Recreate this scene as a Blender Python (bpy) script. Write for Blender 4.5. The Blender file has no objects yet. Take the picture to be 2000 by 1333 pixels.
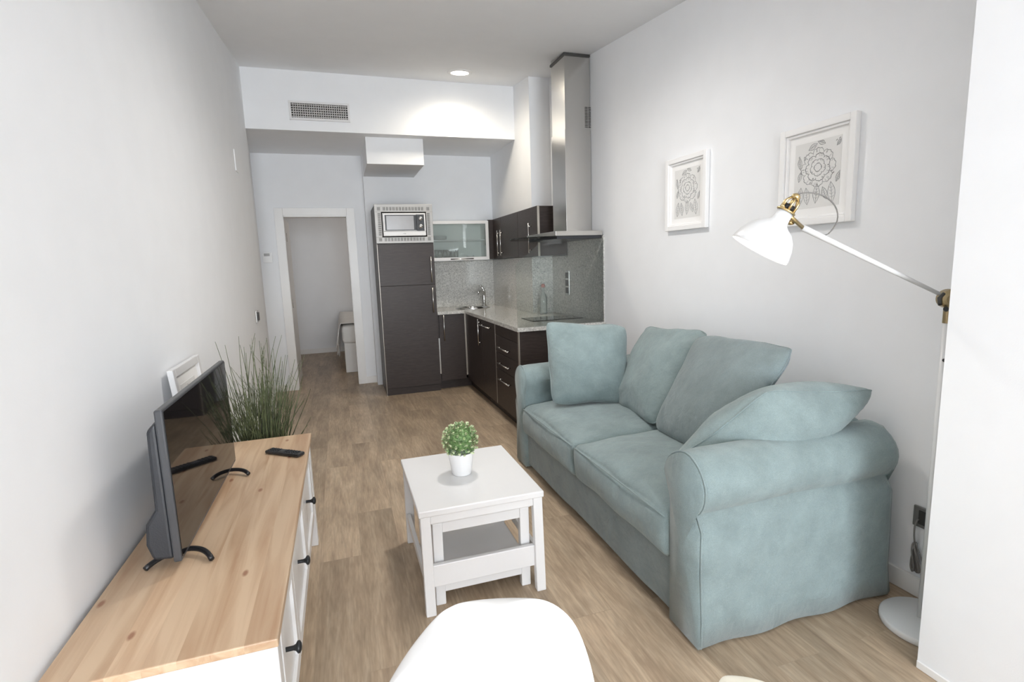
import bpy, bmesh, math, random
from mathutils import Vector, Matrix, noise
random.seed(7)
sc = bpy.context.scene
COL = sc.collection
PI = math.pi

# ------------------------------------------------------------------ camera
yaw, pitch, roll = math.radians(-17.93), math.radians(-8.5), math.radians(-1.92)
Rz = Matrix.Rotation(yaw, 3, 'Z')
fw = Vector((0, math.cos(pitch), math.sin(pitch)))
rt = Vector((1, 0, 0)); up = Vector((0, -math.sin(pitch), math.cos(pitch)))
r2 = math.cos(roll)*rt + math.sin(roll)*up
u2 = -math.sin(roll)*rt + math.cos(roll)*up
fw, r2, u2 = Rz @ fw, Rz @ r2, Rz @ u2
cam = bpy.data.objects.new('camera', bpy.data.cameras.new('camera')); COL.objects.link(cam)
cam.matrix_world = Matrix(((r2.x, u2.x, -fw.x, 0), (r2.y, u2.y, -fw.y, 0), (r2.z, u2.z, -fw.z, 1.42), (0, 0, 0, 1)))
cam.data.sensor_width = 36; cam.data.lens = 1024/2000*36
cam.data.clip_start = 0.02
sc.camera = cam

# ------------------------------------------------------------------ world, lights, exposure
w = bpy.data.worlds.new('sky'); sc.world = w; w.use_nodes = True
bg = w.node_tree.nodes['Background']
bg.inputs[0].default_value = (0.75, 0.87, 1.0, 1); bg.inputs[1].default_value = 2.0
def area(name, loc, rot, sx, sy, power, col):
    l = bpy.data.lights.new(name, 'AREA'); l.shape = 'RECTANGLE'; l.size = sx; l.size_y = sy
    l.energy = power; l.color = col
    o = bpy.data.objects.new(name, l); COL.objects.link(o); o.location = loc; o.rotation_euler = rot
    return o
area('unseen_window_daylight', (.34, -4.92, 1.28), (math.radians(90), 0, 0), 1.9, 2.3, 275, (0.89, 0.945, 1.0))  # added area light, acts as daylight from the unseen window
sc.view_settings.view_transform = 'Standard'
sc.view_settings.look = 'None'
sc.view_settings.gamma = 1
sc.view_settings.use_curve_mapping = False
sc.view_settings.exposure = 0.18
try:
    sc.cycles.max_bounces = 14; sc.cycles.diffuse_bounces = 8; sc.cycles.transparent_max_bounces = 16
    sc.cycles.caustics_refractive = False; sc.cycles.caustics_reflective = False
    sc.cycles.sample_clamp_indirect = 6
except Exception: pass

# ------------------------------------------------------------------ materials
def newmat(name):
    m = bpy.data.materials.new(name); m.use_nodes = True
    nt = m.node_tree; b = nt.nodes['Principled BSDF']
    return m, nt, b
def simple(name, col, rough=.5, metal=0, bump=0, bscale=60, spec=.5, coat=0, vary=0.04, vscale=6):
    m, nt, b = newmat(name)
    tc = nt.nodes.new('ShaderNodeTexCoord')
    n = nt.nodes.new('ShaderNodeTexNoise'); n.inputs['Scale'].default_value = vscale
    nt.links.new(tc.outputs['Object'], n.inputs['Vector'])
    r = nt.nodes.new('ShaderNodeValToRGB')
    r.color_ramp.elements[0].position = .35; r.color_ramp.elements[1].position = .65
    r.color_ramp.elements[0].color = tuple(c*(1-vary) for c in col)+(1,)
    r.color_ramp.elements[1].color = tuple(min(1, c*(1+vary)) for c in col)+(1,)
    nt.links.new(n.outputs['Fac'], r.inputs['Fac']); nt.links.new(r.outputs['Color'], b.inputs['Base Color'])
    b.inputs['Roughness'].default_value = rough; b.inputs['Metallic'].default_value = metal
    b.inputs['Specular IOR Level'].default_value = spec; b.inputs['Coat Weight'].default_value = coat
    if bump:
        n2 = nt.nodes.new('ShaderNodeTexNoise'); n2.inputs['Scale'].default_value = bscale
        nt.links.new(tc.outputs['Object'], n2.inputs['Vector'])
        bp = nt.nodes.new('ShaderNodeBump'); bp.inputs['Strength'].default_value = bump; bp.inputs['Distance'].default_value = .003
        nt.links.new(n2.outputs['Fac'], bp.inputs['Height']); nt.links.new(bp.outputs['Normal'], b.inputs['Normal'])
    return m
M = {}
M['wall'] = simple('wall_paint', (.832, .842, .858), .75, bump=.06, bscale=220, vary=.008, spec=.3)
M['ceiling'] = simple('ceiling_paint', (.85, .86, .875), .85, vary=.006, spec=.2)
M['trim'] = simple('white_trim_paint', (.82, .81, .795), .35, vary=.01)
M['white'] = simple('white_lacquer', (.74, .735, .735), .3, vary=.008)
M['whiteplastic'] = simple('white_plastic', (.88, .88, .88), .22, vary=.004)
M['cream'] = simple('cream_plastic', (.86, .82, .70), .3, vary=.004)
M['pot'] = simple('white_ceramic', (.85, .85, .855), .18, vary=.004, coat=.3)
M['black'] = simple('black_plastic', (.012, .012, .014), .35, vary=.1)
M['greyplastic'] = simple('grey_plastic', (.024, .026, .031), .45, vary=.08, bump=.1, bscale=300)
M['silverplastic'] = simple('silver_plastic', (.06, .062, .068), .35, metal=.2, vary=.05)
M['switchgrey'] = simple('switch_grey', (.28, .27, .26), .35, metal=.5, vary=.04)
M['switchdark'] = simple('switch_dark', (.05, .048, .046), .4, vary=.04)
M['brass'] = simple('brass', (.62, .47, .24), .28, metal=1, vary=.1)
M['brassold'] = simple('aged_brass', (.36, .28, .16), .38, metal=1, vary=.12, vscale=30)
M['chrome'] = simple('chrome', (.78, .78, .78), .08, metal=1, vary=.02)
M['nickel'] = simple('nickel', (.66, .65, .63), .25, metal=1, vary=.03)
M['surround'] = simple('satin_steel', (.34, .33, .315), .5, metal=.9, vary=.03)
M['shade'] = simple('shade_enamel', (.72, .72, .72), .35, vary=.004)
M['edge'] = simple('aluminium_edge', (.42, .38, .33), .35, metal=.5, vary=.05)
M['cord'] = simple('grey_cord', (.20, .19, .18), .6, vary=.1)
M['terracotta'] = simple('pink_stopper', (.55, .25, .22), .5)
M['knob'] = simple('dark_iron_knob', (.035, .037, .04), .4, metal=.7, vary=.1)
M['paper'] = simple('paper', (.72, .715, .70), .8, vary=.02)
M['frame'] = simple('white_frame', (.86, .855, .85), .35, vary=.006)
M['mat'] = simple('mat_board', (.85, .845, .835), .8, vary=.01)
M['ink'] = simple('ink', (.27, .27, .275), .8, vary=.4, vscale=90)
M['bed'] = simple('bed_linen', (.8, .79, .77), .8, bump=.3, bscale=40, vary=.02)
M['leaf'] = simple('green_leaf', (.20, .33, .13), .5, vary=.35, vscale=70)
M['flower'] = simple('pale_flower', (.72, .78, .54), .6, vary=.15, vscale=50)
M['grass'] = simple('grass_blade', (.105, .125, .060), .5, vary=.45, vscale=18)
M['soil'] = simple('dark_soil', (.03, .025, .02), .9, vary=.3, vscale=60)
M['inner'] = simple('cabinet_white_inner', (.84, .86, .84), .5, vary=.01)
M['dark_hole'] = simple('vent_dark', (.05, .048, .045), .7, vary=.1)
M['hob'] = simple('black_ceramic_glass', (.015, .015, .016), .06, vary=.05, coat=.5)
M['porc'] = simple('porcelain', (.8, .8, .8), .2)

def floor_mat():
    m, nt, b = newmat('oak_laminate'); N = nt.nodes; L = nt.links
    tc = N.new('ShaderNodeTexCoord')
    mp = N.new('ShaderNodeMapping'); mp.inputs['Rotation'].default_value = (0, 0, PI/2); L.new(tc.outputs['Object'], mp.inputs['Vector'])
    br = N.new('ShaderNodeTexBrick'); br.offset = .37; br.inputs['Scale'].default_value = 1
    br.inputs['Brick Width'].default_value = 1.28; br.inputs['Row Height'].default_value = .192
    br.inputs['Mortar Size'].default_value = .0011; br.inputs['Mortar Smooth'].default_value = .6
    br.inputs['Color1'].default_value = (.30, .30, .30, 1); br.inputs['Color2'].default_value = (.62, .62, .62, 1)
    br.inputs['Mortar'].default_value = (.2, .2, .2, 1)
    L.new(mp.outputs['Vector'], br.inputs['Vector'])
    # grain stretched along planks; shifted per plank
    sh = N.new('ShaderNodeVectorMath'); sh.operation = 'MULTIPLY_ADD'
    L.new(br.outputs['Color'], sh.inputs[0]); sh.inputs[1].default_value = (17, 5, 3); L.new(tc.outputs['Object'], sh.inputs[2])
    m2 = N.new('ShaderNodeMapping'); m2.inputs['Scale'].default_value = (1, .10, 1); L.new(sh.outputs[0], m2.inputs['Vector'])
    n1 = N.new('ShaderNodeTexNoise'); n1.inputs['Scale'].default_value = 16; n1.inputs['Detail'].default_value = 8; n1.inputs['Roughness'].default_value = .6; n1.inputs['Distortion'].default_value = 1.2
    L.new(m2.outputs[0], n1.inputs['Vector'])
    n2 = N.new('ShaderNodeTexNoise'); n2.inputs['Scale'].default_value = 110; n2.inputs['Detail'].default_value = 3
    L.new(m2.outputs[0], n2.inputs['Vector'])
    m3 = N.new('ShaderNodeMapping'); m3.inputs['Scale'].default_value = (1, .4, 1); L.new(sh.outputs[0], m3.inputs['Vector'])
    n3 = N.new('ShaderNodeTexNoise'); n3.inputs['Scale'].default_value = 5; n3.inputs['Detail'].default_value = 4
    L.new(m3.outputs[0], n3.inputs['Vector'])
    r = N.new('ShaderNodeValToRGB'); e = r.color_ramp.elements
    e[0].position = .28; e[0].color = (.30, .22, .152, 1); e[1].position = .72; e[1].color = (.50, .395, .285, 1)
    x = e.new(.5); x.color = (.40, .305, .212, 1)
    L.new(n1.outputs['Fac'], r.inputs['Fac'])
    mx = N.new('ShaderNodeMix'); mx.data_type = 'RGBA'; mx.blend_type = 'OVERLAY'; mx.inputs[0].default_value = .35
    L.new(r.outputs['Color'], mx.inputs[6]); L.new(n2.outputs['Fac'], mx.inputs[7])
    mx2 = N.new('ShaderNodeMix'); mx2.data_type = 'RGBA'; mx2.blend_type = 'OVERLAY'; mx2.inputs[0].default_value = .3
    L.new(mx.outputs[2], mx2.inputs[6]); L.new(br.outputs['Color'], mx2.inputs[7])
    mx3 = N.new('ShaderNodeMix'); mx3.data_type = 'RGBA'; mx3.blend_type = 'OVERLAY'; mx3.inputs[0].default_value = .45
    L.new(mx2.outputs[2], mx3.inputs[6]); L.new(n3.outputs['Fac'], mx3.inputs[7])
    L.new(mx3.outputs[2], b.inputs['Base Color'])
    b.inputs['Roughness'].default_value = .42; b.inputs['Specular IOR Level'].default_value = .4
    bp = N.new('ShaderNodeBump'); bp.inputs['Strength'].default_value = .12; bp.inputs['Distance'].default_value = .002
    L.new(n1.outputs['Fac'], bp.inputs['Height']); L.new(bp.outputs[0], b.inputs['Normal'])
    return m
M['floor'] = floor_mat()

def pine_mat():
    m, nt, b = newmat('pine_top'); N = nt.nodes; L = nt.links
    tc = N.new('ShaderNodeTexCoord')
    # staves 6 cm wide running along y
    sep = N.new('ShaderNodeSeparateXYZ'); L.new(tc.outputs['Object'], sep.inputs[0])
    dv = N.new('ShaderNodeMath'); dv.operation = 'DIVIDE'; L.new(sep.outputs[0], dv.inputs[0]); dv.inputs[1].default_value = .068
    fl = N.new('ShaderNodeMath'); fl.operation = 'FLOOR'; L.new(dv.outputs[0], fl.inputs[0])
    wn = N.new('ShaderNodeTexWhiteNoise'); wn.noise_dimensions = '1D'; L.new(fl.outputs[0], wn.inputs['W'])
    off = N.new('ShaderNodeVectorMath'); off.operation = 'MULTIPLY_ADD'
    L.new(wn.outputs['Color'], off.inputs[0]); off.inputs[1].default_value = (9, 11, 0); L.new(tc.outputs['Object'], off.inputs[2])
    mp = N.new('ShaderNodeMapping'); mp.inputs['Scale'].default_value = (1, .07, 1); L.new(off.outputs[0], mp.inputs['Vector'])
    n1 = N.new('ShaderNodeTexNoise'); n1.inputs['Scale'].default_value = 26; n1.inputs['Detail'].default_value = 5; n1.inputs['Distortion'].default_value = .8
    L.new(mp.outputs[0], n1.inputs['Vector'])
    r = N.new('ShaderNodeValToRGB'); e = r.color_ramp.elements
    e[0].position = .3; e[0].color = (.46, .29, .175, 1); e[1].position = .62; e[1].color = (.62, .455, .305, 1)
    L.new(n1.outputs['Fac'], r.inputs['Fac'])
    hs = N.new('ShaderNodeHueSaturation'); L.new(r.outputs['Color'], hs.inputs['Color'])
    mr = N.new('ShaderNodeMapRange'); L.new(wn.outputs['Value'], mr.inputs[0]); mr.inputs[3].default_value = .86; mr.inputs[4].default_value = 1.10
    L.new(mr.outputs[0], hs.inputs['Value'])
    # knots
    mpk = N.new('ShaderNodeMapping'); mpk.inputs['Scale'].default_value = (1, .45, 1); L.new(tc.outputs['Object'], mpk.inputs['Vector'])
    vo = N.new('ShaderNodeTexVoronoi'); vo.voronoi_dimensions = '2D'; vo.inputs['Scale'].default_value = 5.1; L.new(mpk.outputs[0], vo.inputs['Vector'])
    mk = N.new('ShaderNodeMapRange'); L.new(vo.outputs['Distance'], mk.inputs[0]); mk.inputs[1].default_value = .022; mk.inputs[2].default_value = .050; mk.inputs[3].default_value = .8; mk.inputs[4].default_value = 0
    mx = N.new('ShaderNodeMix'); mx.data_type = 'RGBA'; L.new(mk.outputs[0], mx.inputs[0]); L.new(hs.outputs[0], mx.inputs[6]); mx.inputs[7].default_value = (.26, .10, .05, 1)
    L.new(mx.outputs[2], b.inputs['Base Color'])
    b.inputs['Roughness'].default_value = .38
    return m
M['pine'] = pine_mat()

def wenge_mat(name, vert=False):
    m, nt, b = newmat(name); N = nt.nodes; L = nt.links
    tc = N.new('ShaderNodeTexCoord'); mp = N.new('ShaderNodeMapping')
    mp.inputs['Scale'].default_value = (1, 1, 14); L.new(tc.outputs['Object'], mp.inputs['Vector'])
    n = N.new('ShaderNodeTexNoise'); n.inputs['Scale'].default_value = 14; n.inputs['Detail'].default_value = 6; L.new(mp.outputs[0], n.inputs['Vector'])
    r = N.new('ShaderNodeValToRGB'); e = r.color_ramp.elements
    e[0].position = .35; e[0].color = (.031, .0225, .0200, 1); e[1].position = .7; e[1].color = (.050, .037, .033, 1)
    L.new(n.outputs['Fac'], r.inputs['Fac']); L.new(r.outputs['Color'], b.inputs['Base Color'])
    b.inputs['Roughness'].default_value = .42; b.inputs['Specular IOR Level'].default_value = .35
    bp = N.new('ShaderNodeBump'); bp.inputs['Strength'].default_value = .1; bp.inputs['Distance'].default_value = .002
    L.new(n.outputs['Fac'], bp.inputs['Height']); L.new(bp.outputs[0], b.inputs['Normal'])
    return m
M['wenge'] = wenge_mat('wenge_veneer')

def granite_mat():
    m, nt, b = newmat('grey_granite'); N = nt.nodes; L = nt.links
    tc = N.new('ShaderNodeTexCoord')
    vo = N.new('ShaderNodeTexVoronoi'); vo.inputs['Scale'].default_value = 150; L.new(tc.outputs['Object'], vo.inputs['Vector'])
    n = N.new('ShaderNodeTexNoise'); n.inputs['Scale'].default_value = 60; n.inputs['Detail'].default_value = 6; L.new(tc.outputs['Object'], n.inputs['Vector'])
    r = N.new('ShaderNodeValToRGB'); e = r.color_ramp.elements
    e[0].position = 0; e[0].color = (.27, .265, .252, 1); e[1].position = 1; e[1].color = (.80, .79, .75, 1)
    x = e.new(.5); x.color = (.57, .56, .53, 1)
    sp = N.new('ShaderNodeSeparateXYZ'); L.new(vo.outputs['Color'], sp.inputs[0])
    ad = N.new('ShaderNodeMath'); ad.operation = 'ADD'; ad.use_clamp = True
    s2 = N.new('ShaderNodeMath'); s2.operation = 'MULTIPLY_ADD'; L.new(n.outputs['Fac'], s2.inputs[0]); s2.inputs[1].default_value = 1.2; s2.inputs[2].default_value = -.6
    s1 = N.new('ShaderNodeMath'); s1.operation = 'MULTIPLY_ADD'; L.new(sp.outputs[0], s1.inputs[0]); s1.inputs[1].default_value = .5; s1.inputs[2].default_value = .25
    L.new(s1.outputs[0], ad.inputs[0]); L.new(s2.outputs[0], ad.inputs[1]); L.new(ad.outputs[0], r.inputs['Fac'])
    L.new(r.outputs['Color'], b.inputs['Base Color']); b.inputs['Roughness'].default_value = .1; b.inputs['Specular IOR Level'].default_value = .6
    return m
M['granite'] = granite_mat()

def steel_mat():
    m, nt, b = newmat('brushed_steel'); N = nt.nodes; L = nt.links
    tc = N.new('ShaderNodeTexCoord'); mp = N.new('ShaderNodeMapping'); mp.inputs['Scale'].default_value = (90, 90, 1.5); L.new(tc.outputs['Object'], mp.inputs['Vector'])
    n = N.new('ShaderNodeTexNoise'); n.inputs['Scale'].default_value = 6; n.inputs['Detail'].default_value = 3; L.new(mp.outputs[0], n.inputs['Vector'])
    mr = N.new('ShaderNodeMapRange'); L.new(n.outputs['Fac'], mr.inputs[0]); mr.inputs[3].default_value = .16; mr.inputs[4].default_value = .27
    L.new(mr.outputs[0], b.inputs['Roughness'])
    b.inputs['Base Color'].default_value = (.60, .585, .56, 1); b.inputs['Metallic'].default_value = 1
    return m
M['steel'] = steel_mat()

def fabric_mat(name, col):
    m, nt, b = newmat(name); N = nt.nodes; L = nt.links
    tc = N.new('ShaderNodeTexCoord')
    n = N.new('ShaderNodeTexNoise'); n.inputs['Scale'].default_value = 9; n.inputs['Detail'].default_value = 6; n.inputs['Roughness'].default_value = .65
    L.new(tc.outputs['Object'], n.inputs['Vector'])
    r = N.new('ShaderNodeValToRGB'); e = r.color_ramp.elements
    e[0].position = .3; e[0].color = tuple(c*.86 for c in col)+(1,); e[1].position = .7; e[1].color = tuple(c*1.1 for c in col)+(1,)
    L.new(n.outputs['Fac'], r.inputs['Fac'])
    wv = N.new('ShaderNodeTexNoise'); wv.inputs['Scale'].default_value = 420; L.new(tc.outputs['Object'], wv.inputs['Vector'])
    mx = N.new('ShaderNodeMix'); mx.data_type = 'RGBA'; mx.blend_type = 'OVERLAY'; mx.inputs[0].default_value = .3
    L.new(r.outputs[0], mx.inputs[6]); L.new(wv.outputs['Fac'], mx.inputs[7]); L.new(mx.outputs[2], b.inputs['Base Color'])
    b.inputs['Roughness'].default_value = .92; b.inputs['Specular IOR Level'].default_value = .15
    b.inputs['Sheen Weight'].default_value = .25; b.inputs['Sheen Roughness'].default_value = .5
    big = N.new('ShaderNodeTexNoise'); big.inputs['Scale'].default_value = 4.5; big.inputs['Detail'].default_value = 3; big.inputs['Distortion'].default_value = .8
    L.new(tc.outputs['Object'], big.inputs['Vector'])
    b1 = N.new('ShaderNodeBump'); b1.inputs['Strength'].default_value = .5; b1.inputs['Distance'].default_value = .03; L.new(big.outputs['Fac'], b1.inputs['Height'])
    b2 = N.new('ShaderNodeBump'); b2.inputs['Strength'].default_value = .35; b2.inputs['Distance'].default_value = .0015
    md = N.new('ShaderNodeTexNoise'); md.inputs['Scale'].default_value = 15; md.inputs['Detail'].default_value = 2; md.inputs['Distortion'].default_value = 1.2; L.new(tc.outputs['Object'], md.inputs['Vector'])
    b3 = N.new('ShaderNodeBump'); b3.inputs['Strength'].default_value = .28; b3.inputs['Distance'].default_value = .012; L.new(md.outputs['Fac'], b3.inputs['Height']); L.new(b1.outputs[0], b3.inputs['Normal'])
    L.new(wv.outputs['Fac'], b2.inputs['Height']); L.new(b3.outputs[0], b2.inputs['Normal']); L.new(b2.outputs[0], b.inputs['Normal'])
    return m
M['fabric'] = fabric_mat('grey_green_cotton', (.222, .280, .282))
M['fabricdark'] = fabric_mat('grey_green_cotton_dark', (.205, .250, .256))  # slightly darker version of the sofa cotton

def glass_mat(name, tint, refl=.08, frost=0.0):
    m = bpy.data.materials.new(name); m.use_nodes = True; nt = m.node_tree; N = nt.nodes; L = nt.links; N.clear()
    o = N.new('ShaderNodeOutputMaterial'); t = N.new('ShaderNodeBsdfTransparent'); g = N.new('ShaderNodeBsdfGlossy'); g.inputs['Roughness'].default_value = .02
    t.inputs[0].default_value = tint+(1,); f = N.new('ShaderNodeFresnel'); f.inputs[0].default_value = 1.5
    mx = N.new('ShaderNodeMixShader'); L.new(f.outputs[0], mx.inputs[0]); L.new(t.outputs[0], mx.inputs[1]); L.new(g.outputs[0], mx.inputs[2])
    last = mx
    if frost:
        d = N.new('ShaderNodeBsdfDiffuse'); d.inputs[0].default_value = (.72, .75, .73, 1)
        m2 = N.new('ShaderNodeMixShader'); m2.inputs[0].default_value = frost; L.new(mx.outputs[0], m2.inputs[1]); L.new(d.outputs[0], m2.inputs[2]); last = m2
    L.new(last.outputs[0], o.inputs[0]); return m
M['glass'] = glass_mat('clear_glass', (.93, .95, .94))
M['drinkglass'] = glass_mat('drinking_glass', (.93, .95, .94), frost=.28)
M['cabglass'] = glass_mat('satin_cabinet_glass', (.90, .93, .915), frost=.10)
M['screen'] = simple('tv_screen', (.006, .006, .007), .035, vary=.02, spec=.38)
M['mwindow'] = simple('microwave_window', (.30, .30, .31), .18, vary=.05, spec=.8)
def emis(name, col, s):
    m, nt, b = newmat(name); b.inputs['Emission Color'].default_value = col+(1,); b.inputs['Emission Strength'].default_value = s
    b.inputs['Base Color'].default_value = (.9, .9, .9, 1); return m
M['lampglow'] = emis('downlight_glow', (1, .93, .82), 9)
M['bulb'] = emis('bulb_glow', (1, .93, .80), 9)

# ------------------------------------------------------------------ mesh helpers
def obj(name, bm, mat, parent=None, bevel=0, smooth=False, seg=2, kind=None, label=None, sub=0, loc=None):
    bmesh.ops.recalc_face_normals(bm, faces=bm.faces)
    me = bpy.data.meshes.new(name); bm.to_mesh(me); bm.free()
    me.materials.append(M[mat] if isinstance(mat, str) else mat)
    if smooth:
        for p in me.polygons: p.use_smooth = True
    o = bpy.data.objects.new(name, me); COL.objects.link(o)
    if bevel:
        b = o.modifiers.new('bevel', 'BEVEL'); b.width = bevel; b.segments = seg; b.limit_method = 'ANGLE'; b.angle_limit = math.radians(40)
        b.harden_normals = False
    if sub:
        s = o.modifiers.new('sub', 'SUBSURF'); s.levels = sub; s.render_levels = sub
    if parent is not None: o.parent = parent
    if parent is not None and parent.type == 'EMPTY' or parent is not None:
        o.matrix_parent_inverse = Matrix.Identity(4)
        # geometry is authored in world space: cancel ancestors' transforms
        mw = Matrix.Identity(4); p = parent
        chain = []
        while p is not None: chain.append(p); p = p.parent
        for c in reversed(chain): mw = mw @ c.matrix_parent_inverse @ c.matrix_basis
        o.matrix_parent_inverse = mw.inverted()
    if kind: o['kind'] = kind
    if label: o['label'] = label
    return o
def thing(name, label, cat, loc=(0, 0, 0), group=None, rz=0):
    o = bpy.data.objects.new(name, None); COL.objects.link(o); o.location = loc; o.rotation_euler = (0, 0, rz)
    o.empty_display_size = .05
    o['label'] = label; o['category'] = cat
    if group: o['group'] = group
    return o
def tag(o, label, cat, group=None):
    o['label'] = label; o['category'] = cat
    if group: o['group'] = group
    return o
def struct(name, bm, mat, bevel=0, label=None, parent=None):
    o = obj(name, bm, mat, parent, bevel=bevel, seg=1)
    if parent is None: o['kind'] = 'structure'
    if label: o['label'] = label
    return o
def box(bm, x0, x1, y0, y1, z0, z1):
    vs = [bm.verts.new((x, y, z)) for z in (z0, z1) for (x, y) in ((x0, y0), (x1, y0), (x1, y1), (x0, y1))]
    for f in ((0, 3, 2, 1), (4, 5, 6, 7), (0, 1, 5, 4), (1, 2, 6, 5), (2, 3, 7, 6), (3, 0, 4, 7)): bm.faces.new([vs[i] for i in f])
    return vs
def B(*boxes):
    bm = bmesh.new()
    for b in boxes: box(bm, *b)
    return bm
def prism(bm, pts, vec):
    """extrude polygon pts by vec"""
    v = Vector(vec); a = [bm.verts.new(Vector(p)) for p in pts]; c = [bm.verts.new(Vector(p)+v) for p in pts]
    bm.faces.new(a); bm.faces.new(list(reversed(c))); n = len(pts)
    for i in range(n): bm.faces.new([a[i], c[i], c[(i+1) % n], a[(i+1) % n]])
def frame_of(d):
    d = Vector(d).normalized(); a = Vector((0, 0, 1)) if abs(d.z) < .9 else Vector((1, 0, 0))
    u = d.cross(a).normalized(); v = d.cross(u).normalized(); return u, v, d
def tube(bm, pts, r, seg=10, caps=True, closed=False):
    pts = [Vector(p) for p in pts]; n = len(pts)
    rr = r if isinstance(r, (list, tuple)) else [r]*n
    rings = []; prev = None
    for i, p in enumerate(pts):
        if closed: d = pts[(i+1) % n]-pts[i-1]
        else: d = (pts[min(i+1, n-1)]-pts[max(i-1, 0)])
        d.normalize()
        if prev is None: u, v, _ = frame_of(d)
        else:
            u = prev - d*prev.dot(d)
            if u.length < 1e-6: u, v, _ = frame_of(d)
            u.normalize(); v = d.cross(u)
        prev = u
        rings.append([bm.verts.new(p+u*(math.cos(2*PI*k/seg)*rr[i])+v*(math.sin(2*PI*k/seg)*rr[i])) for k in range(seg)])
    m = n if closed else n-1
    for i in range(m):
        a, b = rings[i], rings[(i+1) % n]
        for k in range(seg): bm.faces.new([a[k], a[(k+1) % seg], b[(k+1) % seg], b[k]])
    if caps and not closed: bm.faces.new(list(reversed(rings[0]))); bm.faces.new(rings[-1])
def lathe(bm, prof, origin=(0, 0, 0), axis=(0, 0, 1), seg=32, cap0=False, cap1=False):
    """prof: list of (radius, distance along axis)"""
    u, v, d = frame_of(axis); o = Vector(origin); rings = []
    for r, h in prof: rings.append([bm.verts.new(o+d*h+u*(math.cos(2*PI*k/seg)*r)+v*(math.sin(2*PI*k/seg)*r)) for k in range(seg)])
    for a, b in zip(rings, rings[1:]):
        for k in range(seg): bm.faces.new([a[k], a[(k+1) % seg], b[(k+1) % seg], b[k]])
    if cap0: bm.faces.new(list(reversed(rings[0])))
    if cap1: bm.faces.new(rings[-1])
def L_(*a, **k):
    bm = bmesh.new(); lathe(bm, *a, **k); return bm
def T_(*a, **k):
    bm = bmesh.new(); tube(bm, *a, **k); return bm
def bez(p0, p1, p2, p3, n=12):
    P = [Vector(p) for p in (p0, p1, p2, p3)]; out = []
    for i in range(n+1):
        t = i/n; out.append(P[0]*(1-t)**3+P[1]*3*t*(1-t)**2+P[2]*3*t*t*(1-t)+P[3]*t**3)
    return out
def softbox(x0, x1, y0, y1, z0, z1, r=.05, n=14, puff=.0, puffside=.0, wr=.0, seed=0):
    bm = bmesh.new()
    bmesh.ops.create_cube(bm, size=2)
    bmesh.ops.subdivide_edges(bm, edges=bm.edges[:], cuts=n, use_grid_fill=True)
    cx, cy, cz = (x0+x1)/2, (y0+y1)/2, (z0+z1)/2; hx, hy, hz = (x1-x0)/2, (y1-y0)/2, (z1-z0)/2
    for v in bm.verts:
        u = v.co.copy()
        # concentrate samples toward the edges
        w3 = Vector([math.sin(c*PI/2) for c in u])
        p = Vector((w3.x*hx, w3.y*hy, w3.z*hz))
        q = Vector((max(-hx+r, min(hx-r, p.x)), max(-hy+r, min(hy-r, p.y)), max(-hz+r, min(hz-r, p.z))))
        d = p-q
        if d.length > 1e-9: p = q+d.normalized()*r*min(1, max(abs(d.x), abs(d.y), abs(d.z))/r)
        fx, fy, fz = 1-w3.x**2, 1-w3.y**2, 1-w3.z**2
        if w3.z > 0: p.z += puff*(fx**.6)*(fy**.6)*w3.z
        p.x -= puffside*(fz)*(fy**.5)*(1 if w3.x < -.5 else 0)*abs(w3.x)
        if wr:
            nn = noise.noise_vector(Vector((p.x*5+seed, p.y*5, p.z*5)))
            p += nn*wr
        v.co = p+Vector((cx, cy, cz))
    return bm
def pillow(c, T, n=26, pinch=.05, wr=.008, seed=0, power=.5, corner=.06):
    """c: 4 corners in order; T thickness (half)"""
    c = [Vector(p) for p in c]; nrm = (c[2]-c[0]).cross(c[3]-c[1]).normalized()
    ctr = sum(c, Vector())/4; bm = bmesh.new(); g = {}
    for s in (1, -1):
        for i in range(n+1):
            for j in range(n+1):
                edge = i in (0, n) or j in (0, n)
                if s == -1 and edge: g[s, i, j] = g[1, i, j]; continue
                u = math.sin((i/n-.5)*PI)*.5+.5; v = math.sin((j/n-.5)*PI)*.5+.5
                p = c[0]*(1-u)*(1-v)+c[1]*u*(1-v)+c[2]*u*v+c[3]*(1-u)*v
                U, V = 2*u-1, 2*v-1
                k = pinch*((1-U*U)*abs(V)**3+(1-V*V)*abs(U)**3)+corner*(abs(U)*abs(V))**7
                p = p+(ctr-p)*k
                h = ((1-U*U)*(1-V*V))
                h = max(h, 0)**power
                q = p+nrm*T*h*s
                nz = noise.noise_vector(Vector((q.x*6+seed, q.y*6, q.z*6)))
                rd = noise.noise(Vector((U*2.2+seed, V*9*(1-abs(U)*.5), seed*3.1)))*max(0, abs(V)-.25)
                q += nz*wr + nrm*s*rd*wr*1.6*h**.3
                g[s, i, j] = bm.verts.new(q)
    for s in (1, -1):
        for i in range(n):
            for j in range(n):
                q = [g[s, i, j], g[s, i+1, j], g[s, i+1, j+1], g[s, i, j+1]]
                if s == -1: q.reverse()
                try: bm.faces.new(q)
                except ValueError: pass
    loop = [g[1, i, 0].co.copy() for i in range(n)]+[g[1, n, j].co.copy() for j in range(n)]+[g[1, n-i, n].co.copy() for i in range(n)]+[g[1, 0, n-j].co.copy() for j in range(n)]
    return bm, loop

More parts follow.
